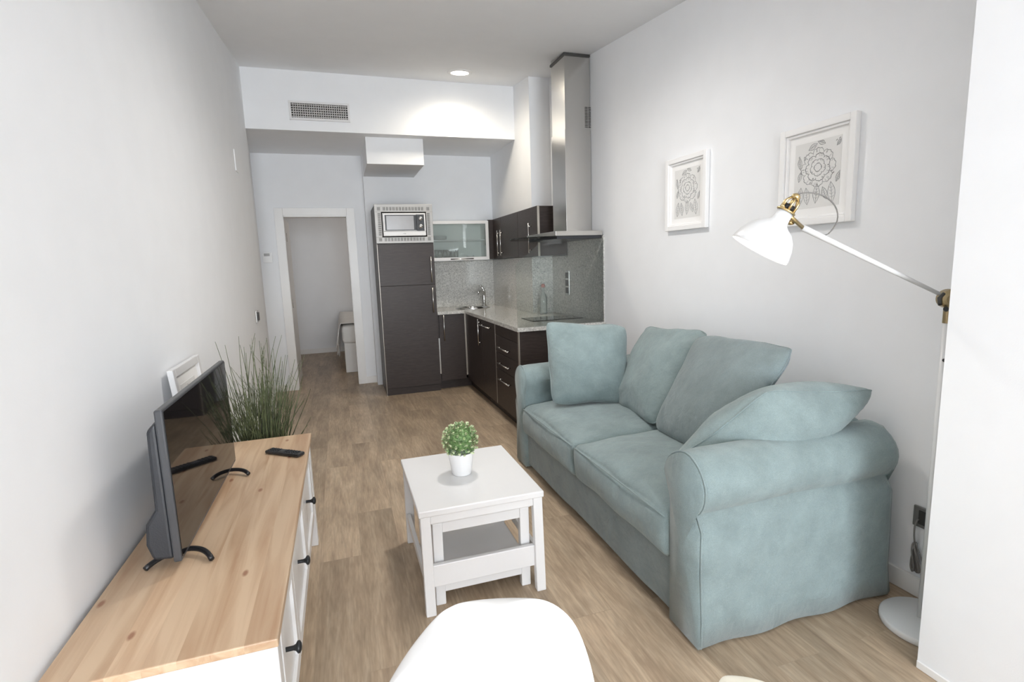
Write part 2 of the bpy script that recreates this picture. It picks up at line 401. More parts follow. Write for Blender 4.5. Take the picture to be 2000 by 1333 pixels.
# ------------------------------------------------------------------ setting
def wx(y, off=0): return 2.17-.02*(y-1.5)-off          # right wall plane
def zc(y): return 2.965+.107*(y-2.93)                  # sloping ceiling
struct('floor', B((-1.2, 3.4, -5.1, 6.65, -.1, 0)), 'floor')
fb = struct('floor_bedroom', B((-1.6, 2.6, 6.65, 9.8, -.1, 0)), 'floor')
bm = bmesh.new(); prism(bm, [(-1.2, -5.1, 2.66), (-1.2, .08, 2.66), (-1.2, 5.6, zc(5.6)), (-1.2, 5.6, zc(5.6)+.15), (-1.2, .08, 2.81), (-1.2, -5.1, 2.81)], (4.6, 0, 0)); struct('ceiling', bm, 'ceiling')
struct('ceiling_recess', B((-1.2, 2.3, 5.62, 6.8, 2.715, 2.80)), 'ceiling')
bm = bmesh.new(); prism(bm, [(-.68, -5.1, -.05), (-.70, 5.5, -.05), (-.83, 6.65, -.05), (-1.0, 6.65, -.05), (-1.0, -5.1, -.05)], (0, 0, 3.55)); struct('wall_left', bm, 'wall')
bm = bmesh.new(); prism(bm, [(wx(1.12), 1.12, -.05), (wx(5.06), 5.06, -.05), (2.45, 5.06, -.05), (2.45, 1.12, -.05)], (0, 0, 3.5)); struct('wall_right', bm, 'wall')
struct('wall_right_recess', B((1.885, 2.45, 5.04, 6.75, -.05, 3.5)), 'wall')
bm = B((-1.0, -.56, 6.62, 6.75, -.05, 2.72), (.15, .36, 6.62, 6.75, -.05, 2.72), (-.56, .15, 6.62, 6.75, 2.04, 2.72)); struct('wall_far', bm, 'wall')
struct('wall_kitchen', B((.355, 1.9, 6.45, 6.75, -.05, 2.72)), 'wall')
struct('wall_partition', B((1.782, 2.3, -5.1, 1.115, -.02, 2.78)), 'wall')
# unseen window wall behind the camera, added to let daylight in
bm = B((-.9, -.62, -5.1, -5.0, -.05, 2.7), (1.36, 1.79, -5.1, -5.0, -.05, 2.7), (-.62, 1.36, -5.1, -5.0, -.05, .12), (-.62, 1.36, -5.1, -5.0, 2.42, 2.7)); struct('wall_near', bm, 'wall')
fr = []
for x in (-.62, .34, 1.30): fr.append((x, x+.06, -5.06, -5.00, .12, 2.42))
for z in (.12, 2.36): fr.append((-.56, 1.30, -5.06, -5.00, z, z+.06))
wf = struct('unseen_window', B(*fr), 'trim')
obj('unseen_window_pane', B((-.57, 1.31, -5.035, -5.03, .17, 2.37)), 'glass', wf)
# beam (dropped bulkhead) and small soffit box
struct('trim_1', B((-.95, 1.885, 5.5, 5.62, 2.71, 3.4)), 'wall', label='white bulkhead across the room above the kitchen recess')
struct('trim_2', B((.36, .935, 5.66, 6.45, 2.455, 2.715)), 'wall', label='small white boxed soffit above the tall kitchen cabinet')
# bedroom beyond
struct('wall_bedroom_far', B((-1.0, 2.6, 9.45, 9.55, -.05, 2.7)), 'wall')
struct('wall_bedroom_left', B((-.95, -.78, 6.75, 9.45, -.05, 2.7)), 'wall')
struct('wall_bedroom_right', B((2.5, 2.6, 6.75, 9.45, -.05, 2.7)), 'wall')
struct('ceiling_bedroom', B((-1.0, 2.6, 6.75, 9.55, 2.6, 2.7)), 'ceiling')
struct('baseboard_bedroom', B((-.78, 2.5, 9.435, 9.45, 0, .08)), 'trim')
struct('baseboard_bedroom_left', B((-.78, -.768, 6.76, 9.44, 0, .08)), 'trim')
# baseboards
def bb(name, p, q, t=.014, h=.085):
    p, q = Vector(p), Vector(q); d = (q-p).normalized(); n = Vector((d.y, -d.x, 0))*t
    bm = bmesh.new(); prism(bm, [p, q, q+n, p+n], (0, 0, h)); struct(name, bm, 'trim', bevel=.003)
bb('baseboard_right', (wx(3.9), 3.9, 0), (wx(1.126), 1.126, 0))
bb('baseboard_left', (-.68, -5.0, 0), (-.70, 5.5, 0)); bb('baseboard_left_recess', (-.70, 5.5, 0), (-.825, 6.6, 0))
bb('baseboard_far', (.225, 6.62, 0), (.355, 6.62, 0)); bb('baseboard_far_left', (-.825, 6.62, 0), (-.64, 6.62, 0))
bb('baseboard_partition', (1.782, 1.115, 0), (1.782, -5.0, 0), h=.03, t=.006)
# bedroom door: casing, reveal lining, slab swung into bedroom
d1 = thing('door_1', 'open white door frame leading to the bedroom', 'door', (-.2, 6.62, 0)); d1['kind'] = 'structure'
obj('door_casing', B((-.64, -.55, 6.602, 6.622, 0, 2.12), (.145, .235, 6.602, 6.622, 0, 2.12), (-.55, .145, 6.602, 6.622, 2.035, 2.12)), 'trim', d1, bevel=.003)
obj('door_lining', B((-.565, -.545, 6.605, 6.77, 0, 2.04), (.137, .157, 6.605, 6.77, 0, 2.04), (-.55, .14, 6.605, 6.77, 2.02, 2.04)), 'trim', d1)
slab = obj('door_slab', B((-.60, -.56, 6.79, 7.46, .01, 2.02)), 'trim', d1, bevel=.002)
0 and obj('door_handle', T_([(-.56, 7.38, 1.0), (-.52, 7.38, 1.0), (-.505, 7.37, 1.0), (-.505, 7.27, 1.0)], .009), 'nickel', slab, smooth=True)
for z in (.25, 1.02, 1.8): obj('hinge', T_([(-.548, 6.782, z-.05), (-.548, 6.782, z+.05)], .008), 'nickel', d1, smooth=True)

# ------------------------------------------------------------------ ceiling light, vent, wall plates
def downlight(cx, cy, label, energy, col):
    t = thing('ceiling_downlight', label, 'ceiling light', (cx, cy, zc(cy)), 'recessed ceiling downlights')
    nrm = Vector((0, .107, -1)).normalized(); o0 = Vector((cx, cy, zc(cy)))
    obj('trim_ring', L_([(.085, -.01), (.085, .012), (.112, .010), (.115, .0), (.115, -.01)], o0, nrm, 40), 'trim', t, smooth=True)
    obj('diffuser', L_([(.0001, .010), (.086, .009)], o0, nrm, 40), 'lampglow', t)
    l = bpy.data.lights.new('downlight_lamp', 'SPOT'); l.energy = energy; l.color = col; l.spot_size = math.radians(174); l.spot_blend = 1; l.shadow_soft_size = .13
    lo = bpy.data.objects.new('downlight_lamp', l); COL.objects.link(lo); lo.location = o0+nrm*.05
downlight(1.22, 5.08, 'round warm recessed downlight in the ceiling in front of the bulkhead', 56, (1, .90, .74))
downlight(.85, 2.85, 'added out-of-frame downlight in the ceiling in front of the sofa', 104, (1, .965, .925))  # extra fitting out of frame, added to lift the middle of the room
downlight(.55, .15, 'added out-of-frame downlight in the ceiling above the white chair', 3, (1, .965, .925))  # weak extra fitting out of frame, added as near fill
pl = bpy.data.lights.new('bedroom_fill', 'POINT'); pl.energy = 9; pl.color = (1, .88, .76); pl.shadow_soft_size = .15  # fill light added to brighten the bedroom, no fitting modelled
po = bpy.data.objects.new('bedroom_fill', pl); COL.objects.link(po); po.location = (1.5, 8.2, 2.2)

t = thing('air_vent', 'rectangular silver air vent grille set in the bulkhead', 'vent', (-.04, 5.5, 2.82))
vx0, vx1, vz0, vz1 = -.298, .203, 2.822, 2.95
obj('backing', B((vx0, vx1, 5.492, 5.499, vz0, vz1)), 'dark_hole', t)
obj('vent_frame', B((vx0-.02, vx1+.02, 5.478, 5.4995, vz0-.02, vz0), (vx0-.02, vx1+.02, 5.478, 5.4995, vz1, vz1+.02), (vx0-.02, vx0, 5.478, 5.4995, vz0, vz1), (vx1, vx1+.02, 5.478, 5.4995, vz0, vz1)), 'white', t, bevel=.002)
sl = [(vx0, vx1, 5.482, 5.491, vz0+(k+.5)*(vz1-vz0)/6-.005, vz0+(k+.5)*(vz1-vz0)/6+.003) for k in range(6)]
sl += [(vx0+(k+1)*(vx1-vx0)/25-.0035, vx0+(k+1)*(vx1-vx0)/25+.0035, 5.480, 5.486, vz0, vz1) for k in range(24)]
obj('grille', B(*sl), M['nickel'], t)
tag(obj('blank_cover_plate', B((-.698, -.69, 4.68, 4.80, 2.20, 2.36)), 'wall', bevel=.002), 'flat white cover plate high on the left wall', 'wall plate')
t = thing('light_switch', 'grey light switch on the left wall above the grass', 'switch', (-.69, 4.965, 1.035))
obj('plate', B((-.699, -.687, 4.915, 5.015, .985, 1.085)), 'nickel', t, bevel=.003)
obj('rocker', B((-.688, -.678, 4.93, 5.0, 1.0, 1.07)), 'switchdark', t, bevel=.002)
t = thing('thermostat', 'small white thermostat with grey display beside the bedroom door', 'thermostat', (-.75, 6.61, 1.57))
obj('housing', B((-.80, -.70, 6.598, 6.619, 1.51, 1.63)), 'whiteplastic', t, bevel=.004)
obj('display', B((-.785, -.725, 6.594, 6.5995, 1.585, 1.615)), 'switchgrey', t)

# ------------------------------------------------------------------ kitchen
def bar_handle(parent, p, q, out, r=.006, stand=.03, inset=.03):
    """bar handle from p to q; out = direction away from the door"""
    p, q, out = Vector(p), Vector(q), Vector(out); d = (q-p).normalized(); bm = bmesh.new()
    tube(bm, [p+out*stand, q+out*stand], r, 8)
    for a in (p+d*inset, q-d*inset): tube(bm, [a, a+out*stand], r*.8, 6)
    return obj('handle', bm, 'nickel', parent, smooth=True)
# tall fridge column
t = thing('tall_kitchen_cabinet', 'tall dark wood fridge cabinet with microwave in its top', 'cabinet', (.715, 5.83, 0))
x0, x1, yf, yb = .413, 1.018, 5.83, 6.445
obj('body', B((x0, x0+.018, yf+.02, yb, 0, 2.07), (x1-.018, x1, yf+.02, yb, 0, 2.07), (x0+.018, x1-.018, yf+.02, yb, 2.052, 2.07), (x0+.018, x1-.018, yf+.02, yb, 1.648, 1.665), (x0+.018, x1-.018, yb-.02, yb, 0, 2.05), (x0+.018, x1-.018, yf+.03, yb, 0, .02)), 'wenge', t)
obj('plinth', B((x0+.002, x1-.002, yf+.012, yf+.028, 0, .075)), 'wenge', t)
dd = obj('door', B((x0+.001, x1-.001, yf, yf+.019, 1.212, 1.662)), 'wenge', t, bevel=.002); bar_handle(dd, (.975, yf, 1.235), (.975, yf, 1.515), (0, -1, 0))
dd = obj('door', B((x0+.001, x1-.001, yf, yf+.019, .078, 1.2105)), 'wenge', t, bevel=.002); bar_handle(dd, (.975, yf, .90), (.975, yf, 1.175), (0, -1, 0))
obj('edge_strip', B((x0-.001, x0+.003, yf-.0015, yf+.019, 0, 1.66)), 'edge', t)
# steel microwave surround with perforations
mx0, mx1, mz0, mz1 = .487, .941, 1.742, 1.985
px0, px1, pz0, pz1 = x0-.004, x1+.003, 1.667, 2.075
sur = obj('steel_surround', B((px0, px1, yf-.012, yf+.018, pz0, mz0-.01), (px0, px1, yf-.012, yf+.018, mz1+.01, pz1), (px0, mx0-.01, yf-.012, yf+.018, mz0-.01, mz1+.01), (mx1+.01, px1, yf-.012, yf+.018, mz0-.01, mz1+.01)), M['surround'], t, bevel=.002, label='brushed steel trim surround with punched vents')
hol = []
def slot(xa, za, horizontal=False):
    # small outlined punched slot
    for k in range(2):
        if horizontal: hol.append((xa+.016*k*0, xa+.030, yf-.0135, yf-.0118, za+.009*k, za+.009*k+.005))
        else: hol.append((xa+.013*k, xa+.013*k+.006, yf-.0138, yf-.0118, za, za+.036))
for k in range(13):
    slot(.500+k*.0335, 2.010); slot(.500+k*.0335, 1.690)
for k in range(11):
    slot(.440, 1.752+k*.0215, True); slot(.960, 1.752+k*.0215, True)
for (a, b) in ((.438, 2.012), (.438, 1.692), (.958, 2.012), (.958, 1.692)):
    for k in range(4): hol.append((a, a+.032, yf-.0135, yf-.0118, b+k*.009, b+k*.009+.0045))
obj('punched_vents', B(*hol), 'dark_hole', sur, label='dark punched ventilation slots')
# microwave
t = thing('microwave_oven', 'white microwave with grey window built into the tall cabinet', 'microwave', (.715, 5.80, 1.742))
obj('body', B((mx0, mx1, yf-.005, yf+.36, mz0, mz1)), 'white', t, bevel=.004)
dr = obj('door', B((mx0+.004, mx1-.10, yf-.028, yf-.006, mz0+.05, mz1-.004)), 'white', t, bevel=.004)
obj('window_surround', B((mx0+.022, mx1-.10, yf-.030, yf-.0275, mz0+.058, mz1-.022)), 'black', dr)
obj('window', B((mx0+.038, mx1-.128, yf-.0315, yf-.0298, mz0+.066, mz1-.032)), 'mwindow', dr)
cp = obj('control_panel', B((mx1-.098, mx1-.018, yf-.030, yf-.006, mz0+.055, mz1-.02)), 'black', t, bevel=.002)
for z in (mz1-.062, mz1-.142): obj('dial', L_([(.024, 0), (.024, .006), (.019, .020), (.0001, .021)], (mx1-.056, yf-.030, z), (0, -1, 0), 24), 'chrome', cp, smooth=True)
obj('lower_panel', B((mx0+.002, mx1-.002, yf-.028, yf-.006, mz0+.002, mz0+.047)), 'white', t, bevel=.003)
obj('side_rim', B((mx1-.016, mx1-.002, yf-.028, yf-.006, mz0+.05, mz1-.004), (mx1-.1, mx1-.016, yf-.028, yf-.006, mz1-.018, mz1-.004)), 'white', t)
obj('brand_mark', B((mx0+.205, mx0+.213, yf-.0288, yf-.0278, mz0+.024, mz0+.027), (mx0+.222, mx0+.225, yf-.0288, yf-.0278, mz0+.018, mz0+.031), (mx0+.231, mx0+.234, yf-.0288, yf-.0278, mz0+.020, mz0+.029)), 'dark_hole', t)

# base cabinets
def front_x(y0, y1, z0, z1, parent, name, xf=1.342):   # front that faces -x
    return obj(name, B((xf, xf+.019, y0+.0015, y1-.0015, z0, z1)), 'wenge', parent, bevel=.0015)
# back run: corner unit facing the room
t = thing('corner_base_cabinet', 'dark base cabinet with one tall handle beside the tall cabinet', 'cabinet', (1.18, 5.85, 0))
obj('body', B((1.02, 1.275, 5.87, 6.44, .10, .868)), 'wenge', t)
dd = obj('door', B((1.035, 1.325, 5.85, 5.869, .105, .862)), 'wenge', t, bevel=.0015)
bar_handle(dd, (1.086, 5.85, .57), (1.086, 5.85, .86), (0, -1, 0))
obj('plinth', B((1.02, 1.40, 5.93, 5.95, 0, .10)), 'wenge', t)
obj('edge_strip', B((1.0195, 1.034, 5.851, 5.868, .19, .60)), 'nickel', t)
obj('corner_post', B((1.327, 1.345, 5.845, 5.868, .15, .866)), 'edge', t, label='pale wood coloured corner filler strip')
# peninsula: door unit, dishwasher front, drawers
t = thing('peninsula_door_cabinet', 'dark base cabinet with a vertical handle nearest the inner corner', 'cabinet', (1.36, 5.5, 0))
obj('body', B((1.362, 1.88, 5.14, 5.84, .10, .868)), 'wenge', t)
dd = front_x(5.135, 5.835, .105, .862, t, 'door'); bar_handle(dd, (1.342, 5.17, .59), (1.342, 5.17, .86), (-1, 0, 0))
obj('plinth', B((1.405, 1.42, 5.135, 5.95, 0, .10)), 'wenge', t)
t = thing('dishwasher_cabinet', 'dark appliance front with one short horizontal handle left of the drawers', 'cabinet', (1.36, 4.9, 0))
obj('body', B((1.362, 1.90, 4.66, 5.13, .10, .868)), 'wenge', t)
dd = front_x(4.66, 5.13, .105, .862, t, 'door'); bar_handle(dd, (1.342, 5.09, .81), (1.342, 4.76, .81), (-1, 0, 0))
obj('plinth', B((1.405, 1.42, 4.655, 5.13, 0, .10)), 'wenge', t)
obj('edge_strip', B((1.3405, 1.36, 4.649, 4.657, .105, .866)), 'edge', t)
t = thing('drawer_cabinet', 'dark three-handled drawer cabinet at the end of the counter', 'cabinet', (1.36, 4.3, 0))
obj('body', B((1.362, 2.05, 3.985, 4.645, .10, .868)), 'wenge', t)
for z0, z1, hz in ((.770, .862, None), (.612, .766, .667), (.458, .608, .523), (.105, .454, .374)):
    if hz is None: front_x(3.968, 4.648, z0, z1, t, 'fixed_panel')
    else:
        dd = front_x(3.968, 4.648, z0, z1, t, 'drawer'); bar_handle(dd, (1.342, 4.50, hz), (1.342, 4.185, hz), (-1, 0, 0))
obj('end_panel', B((1.345, 2.105, 3.958, 3.982, 0, .868)), 'wenge', t)
obj('edge_strip', B((1.338, 1.345, 3.955, 3.984, .02, .866)), 'edge', t)
obj('plinth', B((1.405, 1.42, 3.984, 4.65, 0, .10)), 'wenge', t)

# worktop with a round sink cut-out
SC = Vector((1.50, 6.13)); SR = .185
def worktop():
    bm = bmesh.new()
    outer = [(1.02, 6.445), (1.02, 5.82), (1.325, 5.82), (1.325, 3.94), (2.115, 3.94), (2.095, 5.035), (1.88, 5.035), (1.88, 6.445)]
    def ring_to(z):
        return [bm.verts.new((x, y, z)) for x, y in outer]
    n = 32
    for z, flip in ((.90, False), (.868, True)):
        ov = ring_to(z); iv = [bm.verts.new((SC.x+SR*math.cos(2*PI*k/n), SC.y+SR*math.sin(2*PI*k/n), z)) for k in range(n)]
        es = []
        for L in (ov, iv):
            for i in range(len(L)): es.append(bm.edges.new((L[i], L[(i+1) % len(L)])))
        bmesh.ops.triangle_fill(bm, use_beauty=True, use_dissolve=False, edges=es)
        if z == .90: top = (ov, iv)
        else: bot = (ov, iv)
    for a, b in zip(top, bot):
        for i in range(len(a)): bm.faces.new([a[i], a[(i+1) % len(a)], b[(i+1) % len(a)], b[i]])
    return bm
tag(obj('granite_worktop', worktop(), 'granite'), 'pale grey granite L-shaped kitchen worktop', 'worktop')
# splashbacks
tag(obj('granite_splashback', B((1.02, 1.864, 6.43, 6.4495, .9005, 1.462)), 'granite'), 'grey granite splashback slab directly behind the sink tap', 'splashback')
tag(obj('granite_splashback', B((1.865, 1.8845, 5.022, 6.4495, .9005, 1.468)), 'granite'), 'grey granite splashback slab below the dark three-door wall cabinet', 'splashback')
tag(obj('granite_splashback', B((1.8845, wx(5.03)-.012, 5.022, 5.0395, .9005, 1.468)), 'granite'), 'narrow grey granite splashback strip at the wall step behind the bottle', 'splashback')
bm = bmesh.new(); prism(bm, [(wx(5.02)-.0005, 5.022, .9005), (wx(4.668)-.0005, 4.668, .9005), (wx(3.97)-.0005, 3.97, .9005), (wx(3.97)-.012, 3.97, .9005), (wx(4.668)-.012, 4.668, .9005), (wx(5.02)-.012, 5.022, .9005)], (0, 0, .567))
tag(obj('granite_splashback', bm, 'granite'), 'grey granite splashback slab behind the hob holding the sockets', 'splashback')
bm = bmesh.new(); prism(bm, [(wx(4.66)-.0005, 4.66, 1.4677), (wx(3.97)-.0005, 3.97, 1.4677), (wx(3.97)-.012, 3.97, 1.4677), (wx(4.66)-.012, 4.66, 1.4677)], (0, 0, .152))
tag(obj('granite_splashback', bm, 'granite'), 'grey granite splashback strip right beneath the steel hood', 'splashback')
# outlets on splashback
t = thing('triple_socket', 'steel framed plate of three dark sockets on the splashback', 'socket', (2.09, 4.66, 1.21))
sx = wx(4.66)-.0135
obj('plate', B((sx-.008, sx, 4.615, 4.70, 1.095, 1.325)), 'nickel', t, bevel=.002)
for k in range(3): obj('socket_insert', B((sx-.011, sx-.0075, 4.635, 4.695, 1.11+k*.072, 1.165+k*.072)), 'switchdark', t, bevel=.001)
# sink and tap
t = thing('round_sink', 'round stainless steel sink set in the counter corner', 'sink', (SC.x, SC.y, .9))
obj('basin', L_([(.212, .0), (.212, .0035), (.200, .0045), (.184, .002), (.182, -.03), (.172, -.12), (.12, -.15), (.03, -.155)], (SC.x, SC.y, .9005), (0, 0, 1), 48), 'chrome', t, smooth=True)
obj('drain', L_([(.035, -.1535), (.03, -.150), (.0001, -.152)], (SC.x, SC.y, .9005), (0, 0, 1), 24), 'nickel', t, smooth=True)
fx, fy = 1.70, 6.33
t = thing('kitchen_tap', 'chrome single-lever mixer tap behind the sink', 'tap', (fx, fy, .9))
obj('tap_base', L_([(.0001, .0), (.032, .0), (.032, .008), (.024, .014), (.021, .10), (.023, .15), (.0001, .155)], (fx, fy, .9008), (0, 0, 1), 24), 'chrome', t, smooth=True)
obj('spout', T_(bez((fx, fy, 1.04), (fx-.03, fy-.06, 1.10), (fx-.08, fy-.12, 1.11), (fx-.12, fy-.18, 1.07)), [.017]*9+[.016]*4, 12), 'chrome', t, smooth=True)
obj('lever', T_(bez((fx, fy, 1.04), (fx+.005, fy+.0, 1.09), (fx-.005, fy+.0, 1.12), (fx-.045, fy-.01, 1.155)), [.022]*5+[.018]*4+[.012]*4, 12), 'chrome', t, smooth=True)
# hob
t = thing('ceramic_hob', 'black glass two-zone hob on the counter under the hood', 'hob', (1.83, 4.45, .9))
obj('glass_top', B((1.59, 2.08, 4.31, 4.61, .9006, .9056)), 'hob', t, bevel=.002)
for xx in (1.72, 1.95): obj('cooking_zone', L_([(.088, 0), (.085, .0004), (.084, 0)], (xx, 4.46, .9058), (0, 0, 1), 48), 'switchgrey', t)
# swing-top bottle
bx, by = 1.93, 4.90
t = thing('glass_bottle', 'clear glass swing-top bottle standing behind the hob', 'bottle', (bx, by, .9))
obj('bottle_body', L_([(.0001, .002), (.036, .002), (.038, .01), (.038, .155), (.032, .185), (.015, .215), (.013, .255), (.016, .258), (.016, .266), (.0125, .266)], (bx, by, .9006), (0, 0, 1), 28), 'drinkglass', t, smooth=True)
obj('stopper', L_([(.0001, .262), (.012, .262), (.017, .27), (.019, .283), (.015, .297), (.0001, .302)], (bx, by, .9006), (0, 0, 1), 20), 'terracotta', t, smooth=True)
bm = bmesh.new(); tube(bm, [(bx-.018, by, 1.13), (bx-.026, by, 1.16), (bx-.020, by, 1.19), (bx+.020, by, 1.19), (bx+.026, by, 1.16), (bx+.018, by, 1.13)], .0016, 6); obj('wire_clasp', bm, 'nickel', t)
# glass screen at the end of the counter
bm = bmesh.new(); prism(bm, [(1.335, 3.962, .9008), (1.335, 3.962, 1.405), (1.575, 3.962, 1.594), (2.105, 3.962, 1.594), (2.105, 3.962, .9008)], (0, .006, 0))
tag(obj('glass_screen', bm, 'glass'), 'clear glass splash screen with slanted corner at the counter end', 'glass screen')
# upper cabinets on right wall
t = thing('upper_wall_cabinet', 'dark three-door wall cabinet mounted left of the hood', 'cabinet', (1.82, 5.4, 1.47))
UX = 1.80
obj('body', B((UX+.02, 1.8835, 4.672, 6.43, 1.476, 1.935), (1.8835, 2.095, 4.672, 5.02, 1.476, 1.935)), 'wenge', t)
for y0, y1, hy in ((5.835, 6.31, 5.895), (5.245, 5.83, 5.775), (4.672, 5.24, 4.84)):
    dd = obj('door', B((UX, UX+.019, y0, y1, 1.472, 1.937)), 'wenge', t, bevel=.0015); bar_handle(dd, (UX, hy, 1.505), (UX, hy, 1.79), (-1, 0, 0))
obj('edge_strip', B((UX-.001, UX+.02, 4.668, 4.673, 1.472, 1.937)), 'edge', t, label='thin reddish brown front edge strip')
obj('filler_panel', B((1.737, UX, 6.16, 6.18, 1.47, 1.935)), 'wenge', t)
# glass-fronted wall cabinet
gx0, gx1, gz0, gz1, gy = 1.035, 1.733, 1.465, 1.922, 6.12
t = thing('glass_wall_cabinet', 'white framed glass-door wall cabinet above the sink', 'cabinet', (1.38, 6.3, 1.465))
obj('body', B((gx0, gx0+.016, gy+.02, 6.44, gz0+.004, gz1), (gx1-.016, gx1, gy+.02, 6.44, gz0+.004, gz1), (gx0+.016, gx1-.016, gy+.02, 6.44, gz1-.016, gz1), (gx0+.016, gx1-.016, gy+.02, 6.44, gz0+.004, gz0+.02), (gx0+.016, gx1-.016, 6.43, 6.444, gz0+.02, gz1-.016)), 'inner', t)
obj('shelf', B((gx0+.017, gx1-.017, gy+.05, 6.428, 1.695, 1.711)), 'white', t)
dd = obj('door', B((gx0, gx1, gy, gy+.018, gz1-.035, gz1), (gx0, gx1, gy, gy+.018, gz0, gz0+.038), (gx0, gx0+.035, gy, gy+.018, gz0+.038, gz1-.035), (gx1-.035, gx1, gy, gy+.018, gz0+.038, gz1-.035)), 'white', t, bevel=.002, label='white door frame around the glass')
obj('door_pane', B((gx0+.03, gx1-.03, gy+.007, gy+.011, gz0+.03, gz1-.03)), 'cabglass', dd)
bar_handle(dd, (1.255, gy, gz0+.018), (1.53, gy, gz0+.018), (0, -1, 0))
obj('hinge_arm', T_([(gx1-.03, gy+.05, 1.64), (gx1-.03, gy+.05, 1.84)], .008, 6), 'switchgrey', t)
obj('under_light', L_([(.0001, .012), (.028, .012), (.030, 0)], (1.47, 6.22, gz0-.008), (0, 0, 1), 20), 'nickel', t)
# glasses and plates in it
gl = []
glx = [1.115, 1.165, 1.225, 1.262, 1.315, 1.36]
gd = ['first drinking glass from the left end, lower shelf of glass cabinet', 'second drinking glass from the left end, lower shelf of glass cabinet', 'third drinking glass from the left end, lower shelf of glass cabinet', 'fourth drinking glass from the left end, lower shelf of glass cabinet', 'fifth drinking glass from the left end, lower shelf of glass cabinet', 'rightmost drinking glass on the lower shelf of glass cabinet']
for k, gx in enumerate(glx):
    if k == 0:
        g0 = obj('drinking_glass', L_([(.0001, .004), (.024, .004), (.026, .0), (.030, .11), (.028, .11), (.024, .008)], (0, 0, 0), (0, 0, 1), 20), 'drinkglass', smooth=True); g = g0
    else: g = g0.copy(); COL.objects.link(g)
    g.location = (gx, 6.24+.03*(k % 2), gz0+.0215); tag(g, gd[k], 'glass', 'drinking glasses in the glass cabinet')
for k in range(5):
    if k == 0: p0 = obj('plate', L_([(.0001, .003), (.05, .003), (.088, .012), (.090, .014), (.085, .0145), (.048, .007), (.0001, .007)], (0, 0, 0), (0, 0, 1), 28), 'porc', smooth=True); p = p0
    else: p = p0.copy(); COL.objects.link(p)
    p.location = (1.17, 6.28, 1.711+k*.0085)
    tag(p, ['grey plate stacked on the upper shelf of the glass cabinet, bottom one', 'grey plate second from the bottom of the stack in the glass cabinet', 'grey plate in the middle of the stack in the glass cabinet', 'grey plate second from the top of the stack in the glass cabinet', 'topmost grey plate of the stack in the glass cabinet'][k], 'plate', 'plates on the upper shelf')
bw = obj('bowl', L_([(.0001, .003), (.02, .003), (.04, .02), (.05, .045), (.047, .045), (.037, .024), (.0001, .008)], (1.53, 6.25, gz0+.02), (0, 0, 1), 24), 'porc', smooth=True); tag(bw, 'small pale bowl at the right end of the glass cabinet lower shelf', 'bowl')

# range hood
t = thing('range_hood', 'stainless steel chimney range hood with glass visor', 'range hood', (2.0, 4.3, 1.6))
def wedge(x0, y0, y1, z0, z1, g=.002):   # box whose right side follows the wall
    bm = bmesh.new(); prism(bm, [(x0, y0, z0), (wx(y0)-g, y0, z0), (wx(y1)-g, y1, z0), (x0, y1, z0)], (0, 0, z1-z0)); return bm
obj('canopy', wedge(1.685, 3.972, 4.655, 1.622, 1.66, .016), 'steel', t, bevel=.002)
obj('canopy_underside', wedge(1.70, 3.985, 4.64, 1.598, 1.621, .018), 'greyplastic', t)
bm = bmesh.new(); pts = [(1.69, 3.972, 1.612)]
for k in range(13):
    a = k/12; yy = 3.972+.683*a; pts.append((1.69-.26*(math.sin(PI*(.12+.76*a)))**.7, yy, 1.612))
pts.append((1.69, 4.655, 1.612)); prism(bm, pts, (0, 0, .008)); obj('glass_visor', bm, glass_mat('visor_glass', (.62, .68, .66)), t)
obj('lower_duct', wedge(1.875, 4.18, 4.47, 1.66, 2.50, .005), 'steel', t, bevel=.001)
bm = bmesh.new(); a, b, c2, d = (1.881, 4.186), (wx(4.186)-.006, 4.186), (wx(4.464)-.006, 4.464), (1.881, 4.464)
lo_ = [bm.verts.new((x, y, 2.50)) for x, y in (a, b, c2, d)]; hi_ = [bm.verts.new((x, y, zc(y)-.003)) for x, y in (a, b, c2, d)]
bm.faces.new(lo_[::-1]); bm.faces.new(hi_)
for i in range(4): bm.faces.new([lo_[i], lo_[(i+1) % 4], hi_[(i+1) % 4], hi_[i]])
ud = obj('upper_duct', bm, 'steel', t, bevel=.001)
sl = []
for k in range(14):
    for xx in (2.062, 2.094): sl.append((xx, xx+.026, 4.1835, 4.1859, 2.522+k*.0122, 2.522+k*.0122+.006))
obj('vent_slots', B(*sl), 'dark_hole', ud)
obj('top_collar', B((1.872, 2.11, 4.176, 4.1855, zc(4.18)-.022, zc(4.18)-.004), (1.872, 1.8805, 4.1855, 4.47, zc(4.18)-.022, zc(4.18)-.004)), 'switchdark', t)

# ------------------------------------------------------------------ bed seen through the door
t = thing('bed', 'white covered bed seen through the bedroom doorway', 'bed', (.8, 8.3, 0))
obj('bed_base', B((.0, 1.9, 7.42, 9.35, .0, .42)), 'bed', t, bevel=.01)
obj('mattress', softbox(-.02, 1.92, 7.38, 9.36, .40, .66, .06, n=12), 'bed', t, smooth=True)
def drape():
    bm = bmesh.new(); nx, ns = 46, 12; g = {}
    path = []
    # walk: across top left edge down the left side
    for j in range(nx+1):
        y = 7.34+(9.38-7.34)*j/nx
        for i in range(ns+1):
            s = i/ns
            if s < .35: x = .25-(s/.35)*.29; z = .695-.01*abs(math.sin(j*.8))
            else:
                q = (s-.35)/.65; drop = .47+.05*math.sin(j*1.3)-.22*max(0, 1-j/8.)
                x = -.04-.05*q-.018*math.sin(j*1.1)*q; z = .685-q*drop
            g[i, j] = bm.verts.new((x, y, z))
    for i in range(ns):
        for j in range(nx): bm.faces.new([g[i, j], g[i+1, j], g[i+1, j+1], g[i, j+1]])
    return bm
sp = obj('bedspread', drape(), 'bed', t, smooth=True); s = sp.modifiers.new('s', 'SOLIDIFY'); s.thickness = .008

